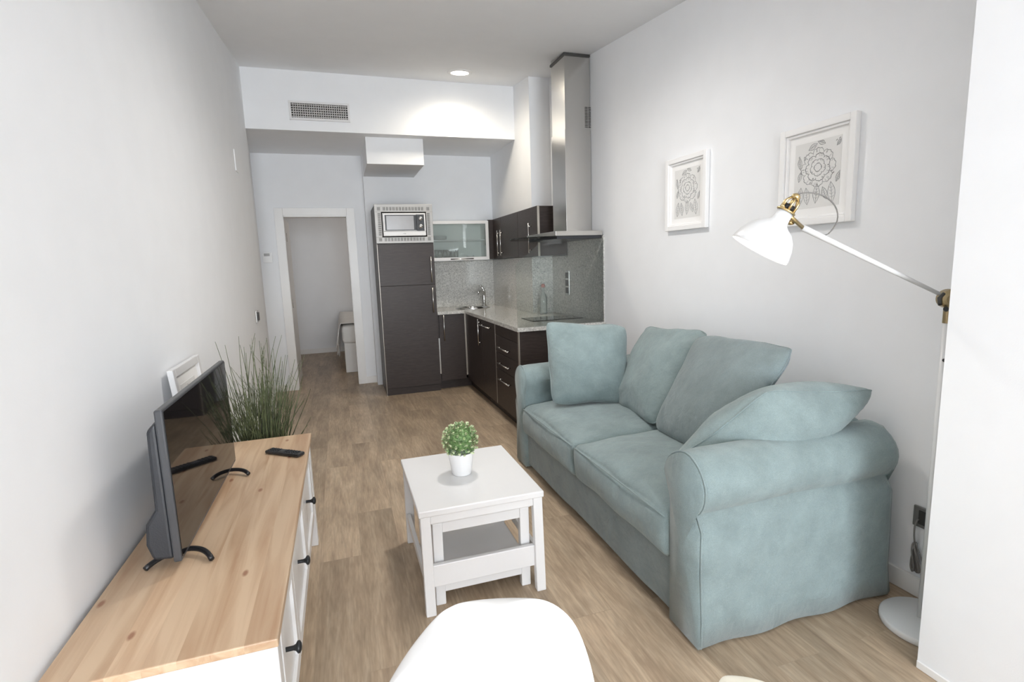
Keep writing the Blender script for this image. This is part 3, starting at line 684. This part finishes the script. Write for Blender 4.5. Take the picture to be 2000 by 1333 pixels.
# ------------------------------------------------------------------ sideboard
SBx0, SBx1, SBy0, SBy1, SBz = -.676, -.20, 1.232, 2.862, .57
t = thing('sideboard', 'white sideboard with a pine wood top along the left wall', 'sideboard', (-.44, 2.04, 0))
obj('wooden_top', B((SBx0, SBx1, SBy0, SBy1, SBz-.022, SBz)), 'pine', t, bevel=.003, label='natural pine top')
bx0, bx1, by0, by1 = -.665, -.235, 1.262, 2.83
obj('carcass', B((bx0, bx1, by0+.04, by1-.04, .19, SBz-.0225)), 'white', t, bevel=.001)
# side panels with a sunk field
for ya, yb2, ys in ((by0, by0+.024, by0+.014), (by1-.024, by1, by1-.03)):
    obj('side_panel', B((bx0+.05, bx1-.029, ya, yb2, SBz-.10, SBz-.0225), (bx0+.05, bx1-.029, ya, yb2, .19, .26), (bx0+.045, bx1-.029, ys, ys+.016, .25, SBz-.09)), 'white', t, bevel=.002)
for lx in ((bx0, bx0+.055), (bx1-.03, bx1+.028)):
    for ly in ((by0-.002, by0+.045), (by1-.09, by1-.03)): obj('leg', B((lx[0], lx[1], ly[0], ly[1], 0, SBz-.0225)), 'white', t, bevel=.003)
ys = [1.315, 1.652, 2.142, 2.66]; ky = [1.43, 1.885, 2.395]
for k in range(3):
    a, b = ys[k]+.003, ys[k+1]-.003; z0, z1 = .202, SBz-.028
    X0, X1 = -.234, -.206
    dd = obj('drawer_front', B((X0, X1, a, a+.045, z0, z1), (X0, X1, b-.045, b, z0, z1), (X0, X1, a+.045, b-.045, z0, z0+.045), (X0, X1, a+.045, b-.045, z1-.045, z1), (X0, X1-.010, a+.045, b-.045, z0+.045, z1-.045)), 'white', t, bevel=.0015)
    obj('knob', L_([(.0065, -.012), (.0065, .012), (.009, .018), (.0165, .023), (.016, .029), (.009, .033), (.0001, .034)], (X1-.002, ky[k], .395), (1, 0, 0), 20), 'knob', dd, smooth=True)

# ------------------------------------------------------------------ television
tx, ty0, ty1, tz0, tz1 = -.493, 1.642, 2.487, .596, 1.048
t = thing('television', 'flat black television standing on the sideboard', 'television', (tx, 2.06, .57))
obj('bezel', B((tx-.022, tx, ty0, ty1, tz0, tz1)), 'silverplastic', t, bevel=.005)
obj('screen', B((tx-.002, tx+.0015, ty0+.007, ty1-.007, tz0+.014, tz1-.007)), 'screen', t)
bm = bmesh.new(); prism(bm, [(tx-.022, ty0+.01, tz1-.03), (tx-.022, ty0+.01, tz0+.006), (tx-.075, ty0+.01, tz0+.012), (tx-.088, ty0+.01, tz0+.06), (tx-.082, ty0+.01, tz0+.12), (tx-.055, ty0+.01, tz0+.16), (tx-.050, ty0+.01, tz1-.06)], (0, ty1-ty0-.02, 0))
obj('rear_housing', bm, 'greyplastic', t, bevel=.01, seg=3)
for yy, yt in ((1.735, 1.66), (2.40, 2.345)):
    bm = bmesh.new()
    arch = bez((tx-.103, yt+.01, .579), (tx-.085, (yy+yt)/2, .592), (tx-.045, yy, .589), (tx-.015, yy, .588), 10)+bez((tx-.015, yy, .588), (tx+.02, yy, .588), (tx+.052, (yy+yt)/2, .593), (tx+.070, yt, .579), 10)[1:]
    tube(bm, arch, .0080, 8)
    obj('stand_foot', bm, 'black', t, smooth=True)
tag(obj('television_cable', T_(bez((-.585, 1.93, .74), (-.63, 1.93, .74), (-.645, 1.95, .66), (-.625, 2.0, .578))+bez((-.625, 2.0, .578), (-.62, 2.06, .575), (-.64, 2.2, .575), (-.655, 2.3, .575))[1:], .004, 8), 'black', smooth=True), 'black cable hanging behind the television', 'cable')
# remote
rc = Vector((-.302, 2.565, .5715)); d = Vector((.155, -.125, 0)).normalized()
rt_ = thing('remote_control', 'black remote control lying on the pine top', 'remote control', rc, rz=math.atan2(d.y, d.x))
def local(parent, name, bm, mat, bevel=0, smooth=False):
    o = obj(name, bm, mat, bevel=bevel, smooth=smooth); o.parent = parent; o.matrix_parent_inverse = Matrix.Identity(4); return o
local(rt_, 'body', B((-.098, .098, -.024, .024, 0, .016)), 'black', .006)
kp = []
for i in range(11):
    for j in range(3):
        if i not in (4, 5): kp.append((-.085+i*.0155, -.0755+i*.0155, -.017+j*.0125, -.0085+j*.0125, .0155, .0185))
local(rt_, 'keypad', B(*kp), 'greyplastic', .0008)
local(rt_, 'label_strip', B((-.026, .0, -.015, .015, .016, .0168)), 'silverplastic')
# photo frame behind the tv, leaning on the wall
F0, F1 = Vector((-.632, 2.36, .5705)), Vector((-.6765, 2.36, 1.04))
upv = (F1-F0); H = upv.length; upv.normalize(); wv = Vector((0, 1, 0)); nv = Vector((upv.z, 0, -upv.x))
def fbox(bm, a0, a1, b0, b1, c0, c1, O=F0, W=wv, U=upv, Nn=nv):
    vs = [bm.verts.new(O+W*a+U*b+Nn*c) for c in (c0, c1) for (a, b) in ((a0, b0), (a1, b0), (a1, b1), (a0, b1))]
    for f in ((0, 3, 2, 1), (4, 5, 6, 7), (0, 1, 5, 4), (1, 2, 6, 5), (2, 3, 7, 6), (3, 0, 4, 7)): bm.faces.new([vs[i] for i in f])
t = thing('photo_frame', 'white picture frame leaning on the wall behind the television', 'picture frame', F0)
bm = bmesh.new(); W_ = .42; fwd = .035
fbox(bm, 0, fwd, 0, H, 0, .022); fbox(bm, W_-fwd, W_, 0, H, 0, .022); fbox(bm, fwd, W_-fwd, 0, fwd, 0, .022); fbox(bm, fwd, W_-fwd, H-fwd, H, 0, .022)
obj('frame', bm, 'white', t, bevel=.003)
bm = bmesh.new(); fbox(bm, fwd-.004, W_-fwd+.004, fwd-.004, H-fwd+.004, .004, .008); obj('mat_board', bm, 'mat', t)
bm = bmesh.new(); fbox(bm, .10, W_-.10, .11, H-.08, .008, .0095); pr = obj('print', bm, 'paper', t)
bm = bmesh.new()
for k in range(7):
    a = k*.9; tube(bm, [F0+wv*(.21+.0*k)+upv*.2+nv*.0098, F0+wv*(.21+.06*math.cos(a))+upv*(.29+.09*math.sin(a))+nv*.0098], .0013, 4)
obj('drawing', bm, 'ink', pr)

# ------------------------------------------------------------------ tall grass plant
gp = Vector((-.475, 3.08, 0))
t = thing('potted_grass', 'tall green artificial grass in a pot behind the sideboard', 'plant', gp)
obj('pot', L_([(.0001, .0), (.095, .0), (.10, .005), (.125, .26), (.130, .265), (.118, .265), (.112, .24), (.0001, .238)], gp, (0, 0, 1), 32), 'pot', t, smooth=True)
obj('soil', L_([(.113, .242), (.0001, .25)], gp, (0, 0, 1), 24), 'soil', t)
bm = bmesh.new()
def blade(bm, p, a, lean, h, r0, curl, th):
    pts = []; rr = []
    n = 9
    for i in range(n+1):
        s = i/n
        rad = r0+lean*s**1.25+curl*s*s*.2
        ang = a+th*s*s
        pts.append((p.x+rad*math.cos(ang), p.y+rad*math.sin(ang), p.z+h*s-.06*lean*s**3)); rr.append(.0033*(1-s*.80)+.0004)
    tube(bm, pts, rr, 4, caps=False)
    return pts
rg = random.Random(3)
for k in range(215):
    a = rg.uniform(0, 2*PI); h = rg.choice([rg.uniform(.45, .83), rg.uniform(.3, .62)])
    lean = rg.uniform(.01, .19)*(.7+.5*h)
    pts = blade(bm, gp+Vector((0, 0, .245)), a, lean, h, rg.uniform(0, .10), rg.uniform(-.2, .3), rg.uniform(-.5, .5))
    for _ in range(rg.choice([0, 1, 2])):
        q = Vector(pts[rg.randint(4, 8)]); dv = Vector((rg.uniform(-.07, .07), rg.uniform(-.07, .07), rg.uniform(.05, .13)))
        tube(bm, [q, q+dv*.5+Vector((0, 0, -.006)), q+dv], [.0013, .001, .0005], 3, caps=False)
# keep everything inside the room
for v in bm.verts:
    v.co.x = max(v.co.x, -.672)
    if v.co.z < SBz+.02 : v.co.y = max(v.co.y, 2.885)
obj('grass_blades', bm, 'grass', t, smooth=True)

# ------------------------------------------------------------------ nesting tables
def table(name, label, x0, x1, y0, y1, h, lt=.042, top=.028, rail=.055, low=.13, lowh=.06, ov=.006, splay=.0):
    t = thing(name, label, 'table', ((x0+x1)/2, (y0+y1)/2, 0), 'nesting tables')
    obj('tabletop', B((x0-ov, x1+ov, y0-ov, y1+ov, h-top, h)), 'white', t, bevel=.005, seg=3)
    z = h-top-.0005
    for xa in (x0, x1-lt):
        for ya in (y0, y1-lt):
            lb = B((xa, xa+lt, ya, ya+lt*.8, 0, z)); sgx = -1 if xa == x0 else 1; sgy = -1 if ya == y0 else 1
            for v in lb.verts:
                if v.co.z < .01: v.co.y += sgy*splay
            obj('leg', lb, 'white', t, bevel=.004)
    e = .004
    obj('apron', B((x0+lt, x1-lt, y0+e, y0+e+.018, z-rail, z)), 'white', t, bevel=.002)
    obj('apron', B((x0+lt, x1-lt, y1-e-.018, y1-e, z-rail, z)), 'white', t, bevel=.002)
    for xa in (x0+e, x1-e-.018):
        obj('side_rail', B((xa, xa+.018, y0+lt*.8, y1-lt*.8, z-rail*.8, z)), 'white', t, bevel=.002)
        obj('side_stretcher', B((xa, xa+.018, y0+lt*.8, y1-lt*.8, low, low+.04)), 'white', t, bevel=.002)
    obj('lower_rail', B((x0+lt-.002, x1-lt+.002, y0+e, y0+e+.022, low-.02, low+lowh)), 'white', t, bevel=.003)
    return t
TX0, TX1, TY0, TY1 = .233, .757, 1.99, 2.60
table('nesting_side_table', 'larger outer white wooden nesting table holding the small plant', TX0, TX1, TY0, TY1, .45, rail=.035, low=.13, lowh=.075, splay=.022)
table('nesting_side_table', 'smaller white nesting table tucked underneath the larger one', 0.285, .708, 2.03, 2.50, .395, lt=.042, rail=.045, low=.075, lowh=.04)
# the small table carries a low shelf board seen through the frame
sh = [o for o in COL.objects if o.name.startswith('nesting_side_table') and o['label'].startswith('smaller')][0]
obj('lower_shelf', B((.30, .692, 2.06, 2.49, .115, .130)), 'white', sh, bevel=.002)

# ------------------------------------------------------------------ little plant on the table
pc = Vector((.478, 2.31, .4505))
t = thing('potted_topiary', 'small round flowering plant in a white pot on the table', 'plant', pc)
obj('pot', L_([(.0001, .0), (.043, .0), (.046, .004), (.060, .105), (.062, .108), (.058, .108), (.054, .09), (.0001, .088)], pc, (0, 0, 1), 40), 'pot', t, smooth=True)
bm = bmesh.new(); ctr = pc+Vector((0, 0, .163)); R = .076
bmesh.ops.create_icosphere(bm, subdivisions=3, radius=R*.72, matrix=Matrix.Translation(ctr))
for k in range(1500):
    v = Vector((rg.gauss(0, 1), rg.gauss(0, 1), rg.gauss(0, 1))).normalized()
    if v.z < -.75: continue
    p = ctr+v*R*rg.uniform(.7, 1.03); dd_ = (v+Vector((rg.uniform(-.7, .7), rg.uniform(-.7, .7), rg.uniform(-.4, .8)))).normalized()
    u, w_, _ = frame_of(dd_); L = rg.uniform(.009, .015); wd = L*.3
    a = [bm.verts.new(p), bm.verts.new(p+dd_*L*.5+u*wd), bm.verts.new(p+dd_*L), bm.verts.new(p+dd_*L*.5-u*wd)]; bm.faces.new(a)
obj('foliage', bm, 'leaf', t)
bm = bmesh.new()
fibs = 95
for k in range(fibs):
    zz = 1-(k+.5)*1.7/fibs; th = k*2.39996; rr_ = math.sqrt(max(0, 1-zz*zz)); v = Vector((rr_*math.cos(th), rr_*math.sin(th), zz))
    p = ctr+v*R*rg.uniform(.98, 1.08)
    for q in range(9):
        dd_ = (v+Vector((rg.uniform(-1, 1), rg.uniform(-1, 1), rg.uniform(-1, 1)))*.8).normalized()
        u, w_, _ = frame_of(dd_); L = .0125; wd = .0045
        a = [bm.verts.new(p), bm.verts.new(p+dd_*L*.55+u*wd), bm.verts.new(p+dd_*L), bm.verts.new(p+dd_*L*.55-u*wd)]; bm.faces.new(a)
obj('blossoms', bm, 'flower', t, label='pale cream green blossom clusters')

# ------------------------------------------------------------------ sofa
t = thing('sofa', 'grey-green fabric sofa with rolled arms against the right wall', 'sofa', (1.6, 2.45, 0))
SX0, SX1 = 1.13, 2.08
def arm(ya_in, s, yo, name='arm'):
    """scroll arm: inner face y=ya_in, outward direction s (-1 near, +1 far)"""
    prof = []
    yin, yc, zc_, r = ya_in, ya_in+s*.075, .605, .118
    prof.append((yin, .02)); prof.append((yin, .30)); prof.append((yin, .52))
    # roll: from the inner side over the top to the outer underside
    for k in range(17):
        a = math.radians(172-k*(172+52)/16)
        prof.append((yc-s*math.cos(PI-a)*-1*r*1.0 if False else yc+s*(math.cos(a)*r), zc_+math.sin(a)*r))
    prof.append((yo-s*.008, .46)); prof.append((yo-s*.004, .30)); prof.append((yo, .12)); prof.append((yo+s*.004, .015))
    bm = bmesh.new(); nx = 30; g = []
    for i in range(nx+1):
        x = SX0+(SX1-SX0)*i/nx; row = []
        for j, (y, z) in enumerate(prof):
            zz = z
            e = min(1, i/2.0) if i < 2 else 1
            inset = .006*(1-e)+(.014 if i == nx else 0)
            cyy, czz = (yin+yo)/2, .36
            yy = y+(cyy-y)/max(.001, abs(cyy-y))*inset if abs(cyy-y) > .02 else y
            if z > .4: zz = z-inset
            nn = noise.noise_vector(Vector((x*3.2, y*7+s*4, z*4.5)))*.010
            k = 1 if z > .05 else .6
            if z < .05: yy += .008*math.sin(x*19)*s; 
            row.append(bm.verts.new((x+nn.x*.5, yy+nn.y*k, max(.012, zz+nn.z*.5*k))))
        g.append(row)
    n = len(prof)
    for i in range(nx):
        for j in range(n-1): bm.faces.new([g[i][j], g[i][j+1], g[i+1][j+1], g[i+1][j]])
        bm.faces.new([g[i][n-1], g[i][0], g[i+1][0], g[i+1][n-1]])
    for row, fl in ((g[0], True), (g[-1], False)):
        # fan in a centre line so the front panel bulges softly
        c = bm.verts.new((row[0].co.x+(-.012 if fl else .004), (yin+yo)/2+s*.0, .36))
        for j in range(n): bm.faces.new([row[j], row[(j+1) % n], c])
    front = [Vector((SX0-.002, v.co.y, v.co.z)) for v in g[1]]
    o = obj('arm', bm, 'fabric', t, smooth=True)
    pp = [p+Vector((.012, 0, 0)) for p in front[1:]]
    obj('piping', T_(pp, .0042, 6), 'fabric', o, smooth=True)
    return o
arm(1.612, -1, 1.428)
arm(3.268, 1, 3.46)
obj('sofa_base', softbox(1.150, 2.08, 1.60, 3.29, .025, .27, .02, n=16, wr=.006, seed=2), 'fabricdark', t, smooth=True)
obj('backrest', softbox(1.86, 2.085, 1.56, 3.32, .05, .735, .075, n=16, wr=.006, seed=5), 'fabric', t, smooth=True)
for y0, y1, sd in ((1.607, 2.462, 1), (2.455, 3.274, 9)):
    cu = obj('seat_cushion', softbox(1.118, 1.90, y0, y1, .262, .452, .035, n=22, puff=.062, puffside=.022, wr=.012, seed=sd), 'fabric', t, smooth=True)
    yy0, yy1 = y0+.02, y1-.02
    obj('piping', T_([(1.118-.012*math.sin(PI*k/20), yy0+(yy1-yy0)*k/20, .435+.012*math.sin(PI*k/20)) for k in range(21)], .0035, 6), 'fabric', cu, smooth=True)
# loose cushions
def cushion(label, c, T, seed, mat='fabric', **k):
    bm, loop = pillow(c, T, seed=seed, **k)
    o = obj('sofa_cushion', bm, mat, smooth=True); tag(o, label, 'cushion', 'loose sofa cushions')
    obj('piping', T_(loop, .0035, 6, closed=True), mat, o, smooth=True)
    return o
cushion('square cushion propped in the far corner of the sofa', [(1.225, 3.00, .515), (1.70, 2.88, .505), (1.77, 3.03, .98), (1.245, 3.14, 1.045)], .10, 1, pinch=.03, wr=.014)
cushion('middle cushion slumped against the sofa back between two others', [(1.655, 2.97, .475), (1.60, 2.42, .50), (1.90, 2.35, 1.02), (1.92, 3.02, .97)], .10, 4, pinch=.03, wr=.018)
cushion('darker upright cushion leaning on the sofa back beside the near arm cushion', [(1.58, 2.40, .49), (1.54, 1.83, .50), (1.83, 1.72, 1.03), (1.86, 2.40, .995)], .10, 6, 'fabricdark', pinch=.03, wr=.012)
cushion('nearest cushion flopped over the near sofa arm', [(1.215, 1.73, .58), (1.51, 1.56, .900), (2.02, 1.50, .868), (1.78, 1.77, .56)], .145, 8, pinch=.04, wr=.014, corner=.05)

# ------------------------------------------------------------------ floor lamp
lx, ly = 2.008, 1.26
t = thing('floor_lamp', 'white and brass reading floor lamp beside the sofa', 'floor lamp', (lx, ly, 0))
obj('base', L_([(.0001, .0), (.148, .0), (.150, .004), (.150, .020), (.144, .026), (.0001, .030)], (lx+.007, ly-.02, .001), (0, 0, 1), 56), 'white', t, smooth=True)
obj('pole', T_([(lx, ly, .028), (lx, ly, 1.20)], .0105, 16), 'white', t, smooth=True)
obj('cord_clip', L_([(.0001, .0), (.006, 0), (.006, .006), (.0001, .007)], (lx-.007, ly-.007, 1.03), (-.7, -.7, 0), 12), 'black', t, smooth=True)
J = Vector((lx+.004, ly, 1.245))
bm = bmesh.new(); lathe(bm, [(.0001, -.022), (.032, -.022), (.034, -.018), (.034, .018), (.028, .022), (.018, .026), (.0001, .027)], J, (-.6, -.8, 0), 28); box(bm, J.x+.0, J.x+.045, J.y-.018, J.y+.018, J.z-.03, J.z+.03); tube(bm, [J+Vector((0, 0, -.03)), J+Vector((0, 0, -.085))], .015, 18)
jt = obj('joint', bm, 'brassold', t, smooth=False, label='brass tilting joint'); 
obj('joint_screw', T_([J+Vector((-.028, -.01, -.035)), J+Vector((-.036, -.014, -.032))], .008, 10), 'black', jt)
obj('joint_screw', T_([J+Vector((.014, -.004, -.062)), J+Vector((.030, -.008, -.060))], .006, 10), 'black', jt)
obj('joint_clamp', T_([J+Vector((-.03, 0, .02)), J+Vector((-.046, .004, .005)), J+Vector((-.04, .003, -.02))], .006, 8), 'switchdark', jt, smooth=True)
HD = Vector((1.445, 1.405, 1.523))
axis = Vector((-.42, .27, -.80)).normalized()
rim = Vector((1.317, 1.405, 1.433))
neck = rim-axis*.135
A1 = J+(HD-J)*.07; A2 = J+(HD-J)*.93
obj('arm', T_([A1, A1.lerp(A2, .5), A2], [.0065, .0085, .0105], 14), 'shade', t, smooth=True)
sprof = [(.0965, .0), (.0975, -.003), (.096, -.012), (.088, -.040), (.076, -.064), (.060, -.082), (.040, -.094), (.029, -.104), (.0255, -.122), (.025, -.140)]
sprof_in = [(r-.002, h) for r, h in sprof]
bm = bmesh.new(); lathe(bm, [(r, h) for r, h in sprof]+[(r, h) for r, h in reversed(sprof_in)]+[sprof[0]], rim, axis, 48)
shd = obj('lamp_shade', bm, 'shade', t, smooth=True, label='white bell-shaped metal shade')
top = rim-axis*.140
sk = obj('socket_cage', L_([(.0001, .0), (.030, .0), (.031, -.004), (.027, -.007), (.0001, -.007)], top, axis, 28), 'brass', t, smooth=True, label='brass socket cage')
obj('socket_core', L_([(.0001, -.006), (.017, -.006), (.018, -.024), (.0001, -.025)], top, axis, 20), 'black', sk, smooth=True)
u, v, dd_ = frame_of(axis); bm = bmesh.new()
for k in range(6):
    c_, s_ = math.cos(k*PI/3), math.sin(k*PI/3); e = u*c_+v*s_
    tube(bm, [top-axis*.006+e*.023, top-axis*.034+e*.022, top-axis*.048+e*.012], .0042, 6)
lathe(bm, [(.0001, -.044), (.014, -.046), (.013, -.058), (.006, -.064), (.0001, -.064)], top, axis, 18)
obj('cage_ribs', bm, 'brass', sk, smooth=True)
bm = bmesh.new(); sd = (HD-top); tube(bm, [top-axis*.003+(-sd.normalized())*.045, top-axis*.003+(-sd.normalized())*.02], .004, 8); tube(bm, [top-axis*.003+sd.normalized()*.02, A2], .0065, 8)
lathe(bm, [(.0001, -.006), (.010, -.006), (.010, .006), (.0001, .006)], HD, (-.3, -.9, 0), 14)
obj('wing_bracket', bm, 'brass', t, smooth=True)
ct = top-axis*.064
obj('head_cord', T_(bez(ct, ct+Vector((.09, -.03, .02)), ct+Vector((.20, -.02, -.06)), HD+Vector((.14, -.03, -.035)), 16)+bez(HD+Vector((.14, -.03, -.035)), HD+Vector((.12, -.03, -.06)), HD+Vector((.08, -.02, -.035)), J.lerp(HD, .80)+Vector((0, 0, .008)), 8)[1:], .0022, 6), 'cord', t, smooth=True)
bc = rim-axis*.055
obj('bulb', L_([(.0001, .03), (.018, .025), (.028, .008), (.028, -.008), (.018, -.03), (.012, -.05), (.0001, -.05)], bc, axis, 24), 'bulb', t, smooth=True)
l = bpy.data.lights.new('reading_lamp', 'POINT'); l.energy = 1.6; l.color = (1, .93, .80); l.shadow_soft_size = .03
lo = bpy.data.objects.new('reading_lamp', l); COL.objects.link(lo); lo.location = rim-axis*.012

# ------------------------------------------------------------------ wall socket with plug and cord
t = thing('wall_socket', 'grey wall socket low on the wall beside the lamp base', 'socket', (2.16, 1.38, .34))
sx = wx(1.385)-.001
obj('plate', B((sx-.010, sx, 1.30, 1.418, .300, .388)), 'switchgrey', t, bevel=.004)
obj('socket_insert', B((sx-.013, sx-.009, 1.31, 1.395, .315, .374)), 'switchdark', t, bevel=.002)
bm = bmesh.new(); tube(bm, bez((sx-.014, 1.392, .335), (sx-.04, 1.392, .335), (sx-.03, 1.395, .27), (sx-.02, 1.395, .235)), .0035, 6)
for k in range(7):
    dx_ = rg.uniform(-.008, .008); yy = 1.385+rg.uniform(-.012, .012)
    tube(bm, bez((sx-.02+dx_, 1.395, .235), (sx-.03+dx_, yy+.01, .20), (sx-.03+dx_, yy-.03, .13), (sx-.02+dx_, yy-.005, .112))+bez((sx-.02+dx_, yy-.005, .112), (sx-.015, yy+.02, .12), (sx-.012, yy+.01, .19), (sx-.018, 1.388, .232))[1:], .0033, 6)
tube(bm, bez((sx-.02, 1.388, .22), (sx-.03, 1.36, .2), (sx-.04, 1.34, .16), (sx-.05, 1.31, .10)), .0033, 6)
tag(obj('power_cord', bm, 'cord', smooth=True), 'bundled grey power cord hanging from the low wall socket', 'cord')

# ------------------------------------------------------------------ pictures
def picture(label, y0, y1, z0, z1, m, seed):
    """hangs on the right wall, between y0<y1"""
    t = thing('framed_print', label, 'picture', (wx((y0+y1)/2), (y0+y1)/2, z0), 'framed flower prints')
    ym = (y0+y1)/2
    O = Vector((wx(y1), y1, z0)); W = (Vector((wx(y0), y0, 0))-Vector((wx(y1), y1, 0))); wd = W.length; W.normalize()
    U = Vector((0, 0, 1)); Nn = Vector((W.y, -W.x, 0)) ; 
    if Nn.x > 0: Nn = -Nn
    h = z1-z0
    def fb(bm, a0, a1, b0, b1, c0, c1): fbox(bm, a0, a1, b0, b1, c0, c1, O, W, U, Nn)
    bm = bmesh.new(); f = .03
    fb(bm, 0, f, 0, h, .001, .030); fb(bm, wd-f, wd, 0, h, .001, .030); fb(bm, f, wd-f, 0, f, .001, .030); fb(bm, f, wd-f, h-f, h, .001, .030)
    f2 = f+.012
    fb(bm, f, f2, f, h-f, .001, .020); fb(bm, wd-f2, wd-f, f, h-f, .001, .020); fb(bm, f2, wd-f2, f, f2, .001, .020); fb(bm, f2, wd-f2, h-f2, h-f, .001, .020)
    obj('frame', bm, 'frame', t, bevel=.003)
    bm = bmesh.new(); fb(bm, f2-.002, wd-f2+.002, f2-.002, h-f2+.002, .002, .008); obj('mat_board', bm, 'mat', t)
    a0, a1, b0, b1 = m[0], wd-m[1], m[2], h-m[3]
    bm = bmesh.new(); fb(bm, a0, a1, b0, b1, .008, .009); pr = obj('print', bm, 'paper', t)
    pw, ph = a1-a0, b1-b0; r = random.Random(seed); bm = bmesh.new()
    def P(x, y): return O+W*(a0+x*pw)+U*(b0+y*ph)+Nn*.0093
    def stroke(pts, wdt=.0011):
        pts = [(min(.985, max(.015, x)), min(.985, max(.015, y))) for x, y in pts]
        q = [P(x, y) for x, y in pts]
        rr = [wdt*(.45+.55*math.sin(PI*(i+.5)/len(q))) for i in range(len(q))]; tube(bm, q, rr, 4, caps=False)
    fxc, fyc = .52, .60; asp = pw/ph
    for ring, (rad, npet) in enumerate(((.36, 8), (.26, 7), (.16, 5), (.08, 4))):
        for k in range(npet):
            a = 2*PI*k/npet+ring*.5; pts = []
            for i in range(12):
                tt = -1+2*i/11; aa = a+tt*PI/npet*1.05; rr_ = rad*(.80+.24*math.sqrt(max(0, 1-tt*tt))+.03*math.sin(i*2.1+k))
                pts.append((fxc+rr_*math.cos(aa), fyc+rr_*math.sin(aa)*asp*.95))
            stroke(pts, .0015 if ring != 1 else .0018)
            for h_ in range(3):
                aa = a+r.uniform(-.25, .25); stroke([(fxc+rad*q*math.cos(aa+.05*q), fyc+rad*q*math.sin(aa+.05*q)*asp*.95) for q in (.82, .9, .97)], .0008)
    for (sx_, sy_, ang, ln) in ((.12, .04, 80, .26), (.32, .05, 100, .24), (.50, .06, 85, .26), (.86, .04, 100, .28), (.74, .10, 120, .2), (.10, .42, 70, .15), (.92, .34, 60, .16), (.12, .62, 95, .16), (.3, .88, 20, .2), (.66, .93, 160, .18), (.9, .86, 40, .12)):
        a = math.radians(ang); dx_, dy_ = math.cos(a), math.sin(a)*asp*1.4; nx_, ny_ = -dy_, dx_*asp
        for s_ in (1, -1, 0):
            stroke([(sx_+dx_*ln*q+nx_*ln*.24*s_*math.sin(PI*q), sy_+dy_*ln*q+ny_*ln*.24*s_*math.sin(PI*q)) for q in [i/10 for i in range(11)]], .0012)
        for q in (.25, .4, .55, .7):
            for s_ in (1, -1): stroke([(sx_+dx_*ln*q, sy_+dy_*ln*q), (sx_+dx_*ln*(q+.08)+nx_*ln*.14*s_, sy_+dy_*ln*(q+.08)+ny_*ln*.14*s_)], .0008)
    for (x, y) in ((.08, .8), (.2, .78), (.22, .74), (.94, .95), (.88, .93), (.8, .5), (.84, .47)):
        stroke([(x, y), (x+.02, y+.015), (x+.035, y+.01)], .002)
    obj('flower_drawing', bm, 'ink', pr)
picture('smaller-looking framed flower print farther from the lamp', 2.698, 3.097, 1.592, 2.047, (.075, .075, .075, .075), 1)
picture('framed flower print on the wall right behind the lamp head', 1.757, 2.158, 1.550, 2.010, (.078, .078, .08, .078), 2)

# ------------------------------------------------------------------ shell chairs
def shell_chair(label, loc, rz, mat, legmat):
    t = thing('shell_chair', label, 'chair', loc, rz=rz)
    # local: sitter faces -y; profile (y,z,halfwidth)
    prof = [(-.235, .425, .185), (-.215, .445, .205), (-.15, .446, .222), (-.06, .437, .230), (.03, .434, .230), (.10, .447, .228), (.15, .480, .230), (.185, .535, .236), (.212, .600, .240), (.234, .670, .237), (.250, .730, .220), (.258, .765, .190), (.262, .790, .150), (.264, .803, .100), (.2645, .808, .05)]
    bm = bmesh.new(); n = 24; g = []
    for i, (y, z, hw) in enumerate(prof):
        row = []
        for j in range(n+1):
            q = -1+2*j/n; lift = abs(q)**2.6
            back = min(1, max(0, (z-.44)/.12))
            yy = y-lift*.085*back*(1 if z < .76 else .8); zz = z+lift*.05*(1-back)
            row.append(bm.verts.new((q*hw, yy, zz)))
        g.append(row)
    for i in range(len(g)-1):
        for j in range(n): bm.faces.new([g[i][j], g[i][j+1], g[i+1][j+1], g[i+1][j]])
    o = obj('seat_shell', bm, mat, smooth=True); o.parent = t; o.matrix_parent_inverse = Matrix.Identity(4)
    s = o.modifiers.new('thick', 'SOLIDIFY'); s.thickness = .006; s.offset = 0
    s = o.modifiers.new('sub', 'SUBSURF'); s.levels = 2; s.render_levels = 2
    for sx_ in (-1, 1):
        for sy_ in (-1, 1):
            lg = T_([(sx_*.12, sy_*.12-.02, .425), (sx_*.20, sy_*.21-.02, .0)], [.016, .011], 14)
            q = obj('leg', lg, legmat, smooth=True); q.parent = t; q.matrix_parent_inverse = Matrix.Identity(4)
    q = obj('brace', T_([(-.155, -.17, .27), (.155, .135, .27)], .004, 8), 'black'); q.parent = t; q.matrix_parent_inverse = Matrix.Identity(4)
    q = obj('brace', T_([(.155, -.17, .262), (-.155, .135, .262)], .004, 8), 'black'); q.parent = t; q.matrix_parent_inverse = Matrix.Identity(4)
    return t
M['beech'] = simple('beech_wood', (.55, .40, .25), .5, vary=.08)
shell_chair('white moulded shell chair in the foreground nearest the camera', (.2445, .618, 0), .394, 'whiteplastic', 'beech')
shell_chair('cream shell chair at the bottom edge beside the white one', (.781, .490, 0), math.radians(110), 'cream', 'beech')
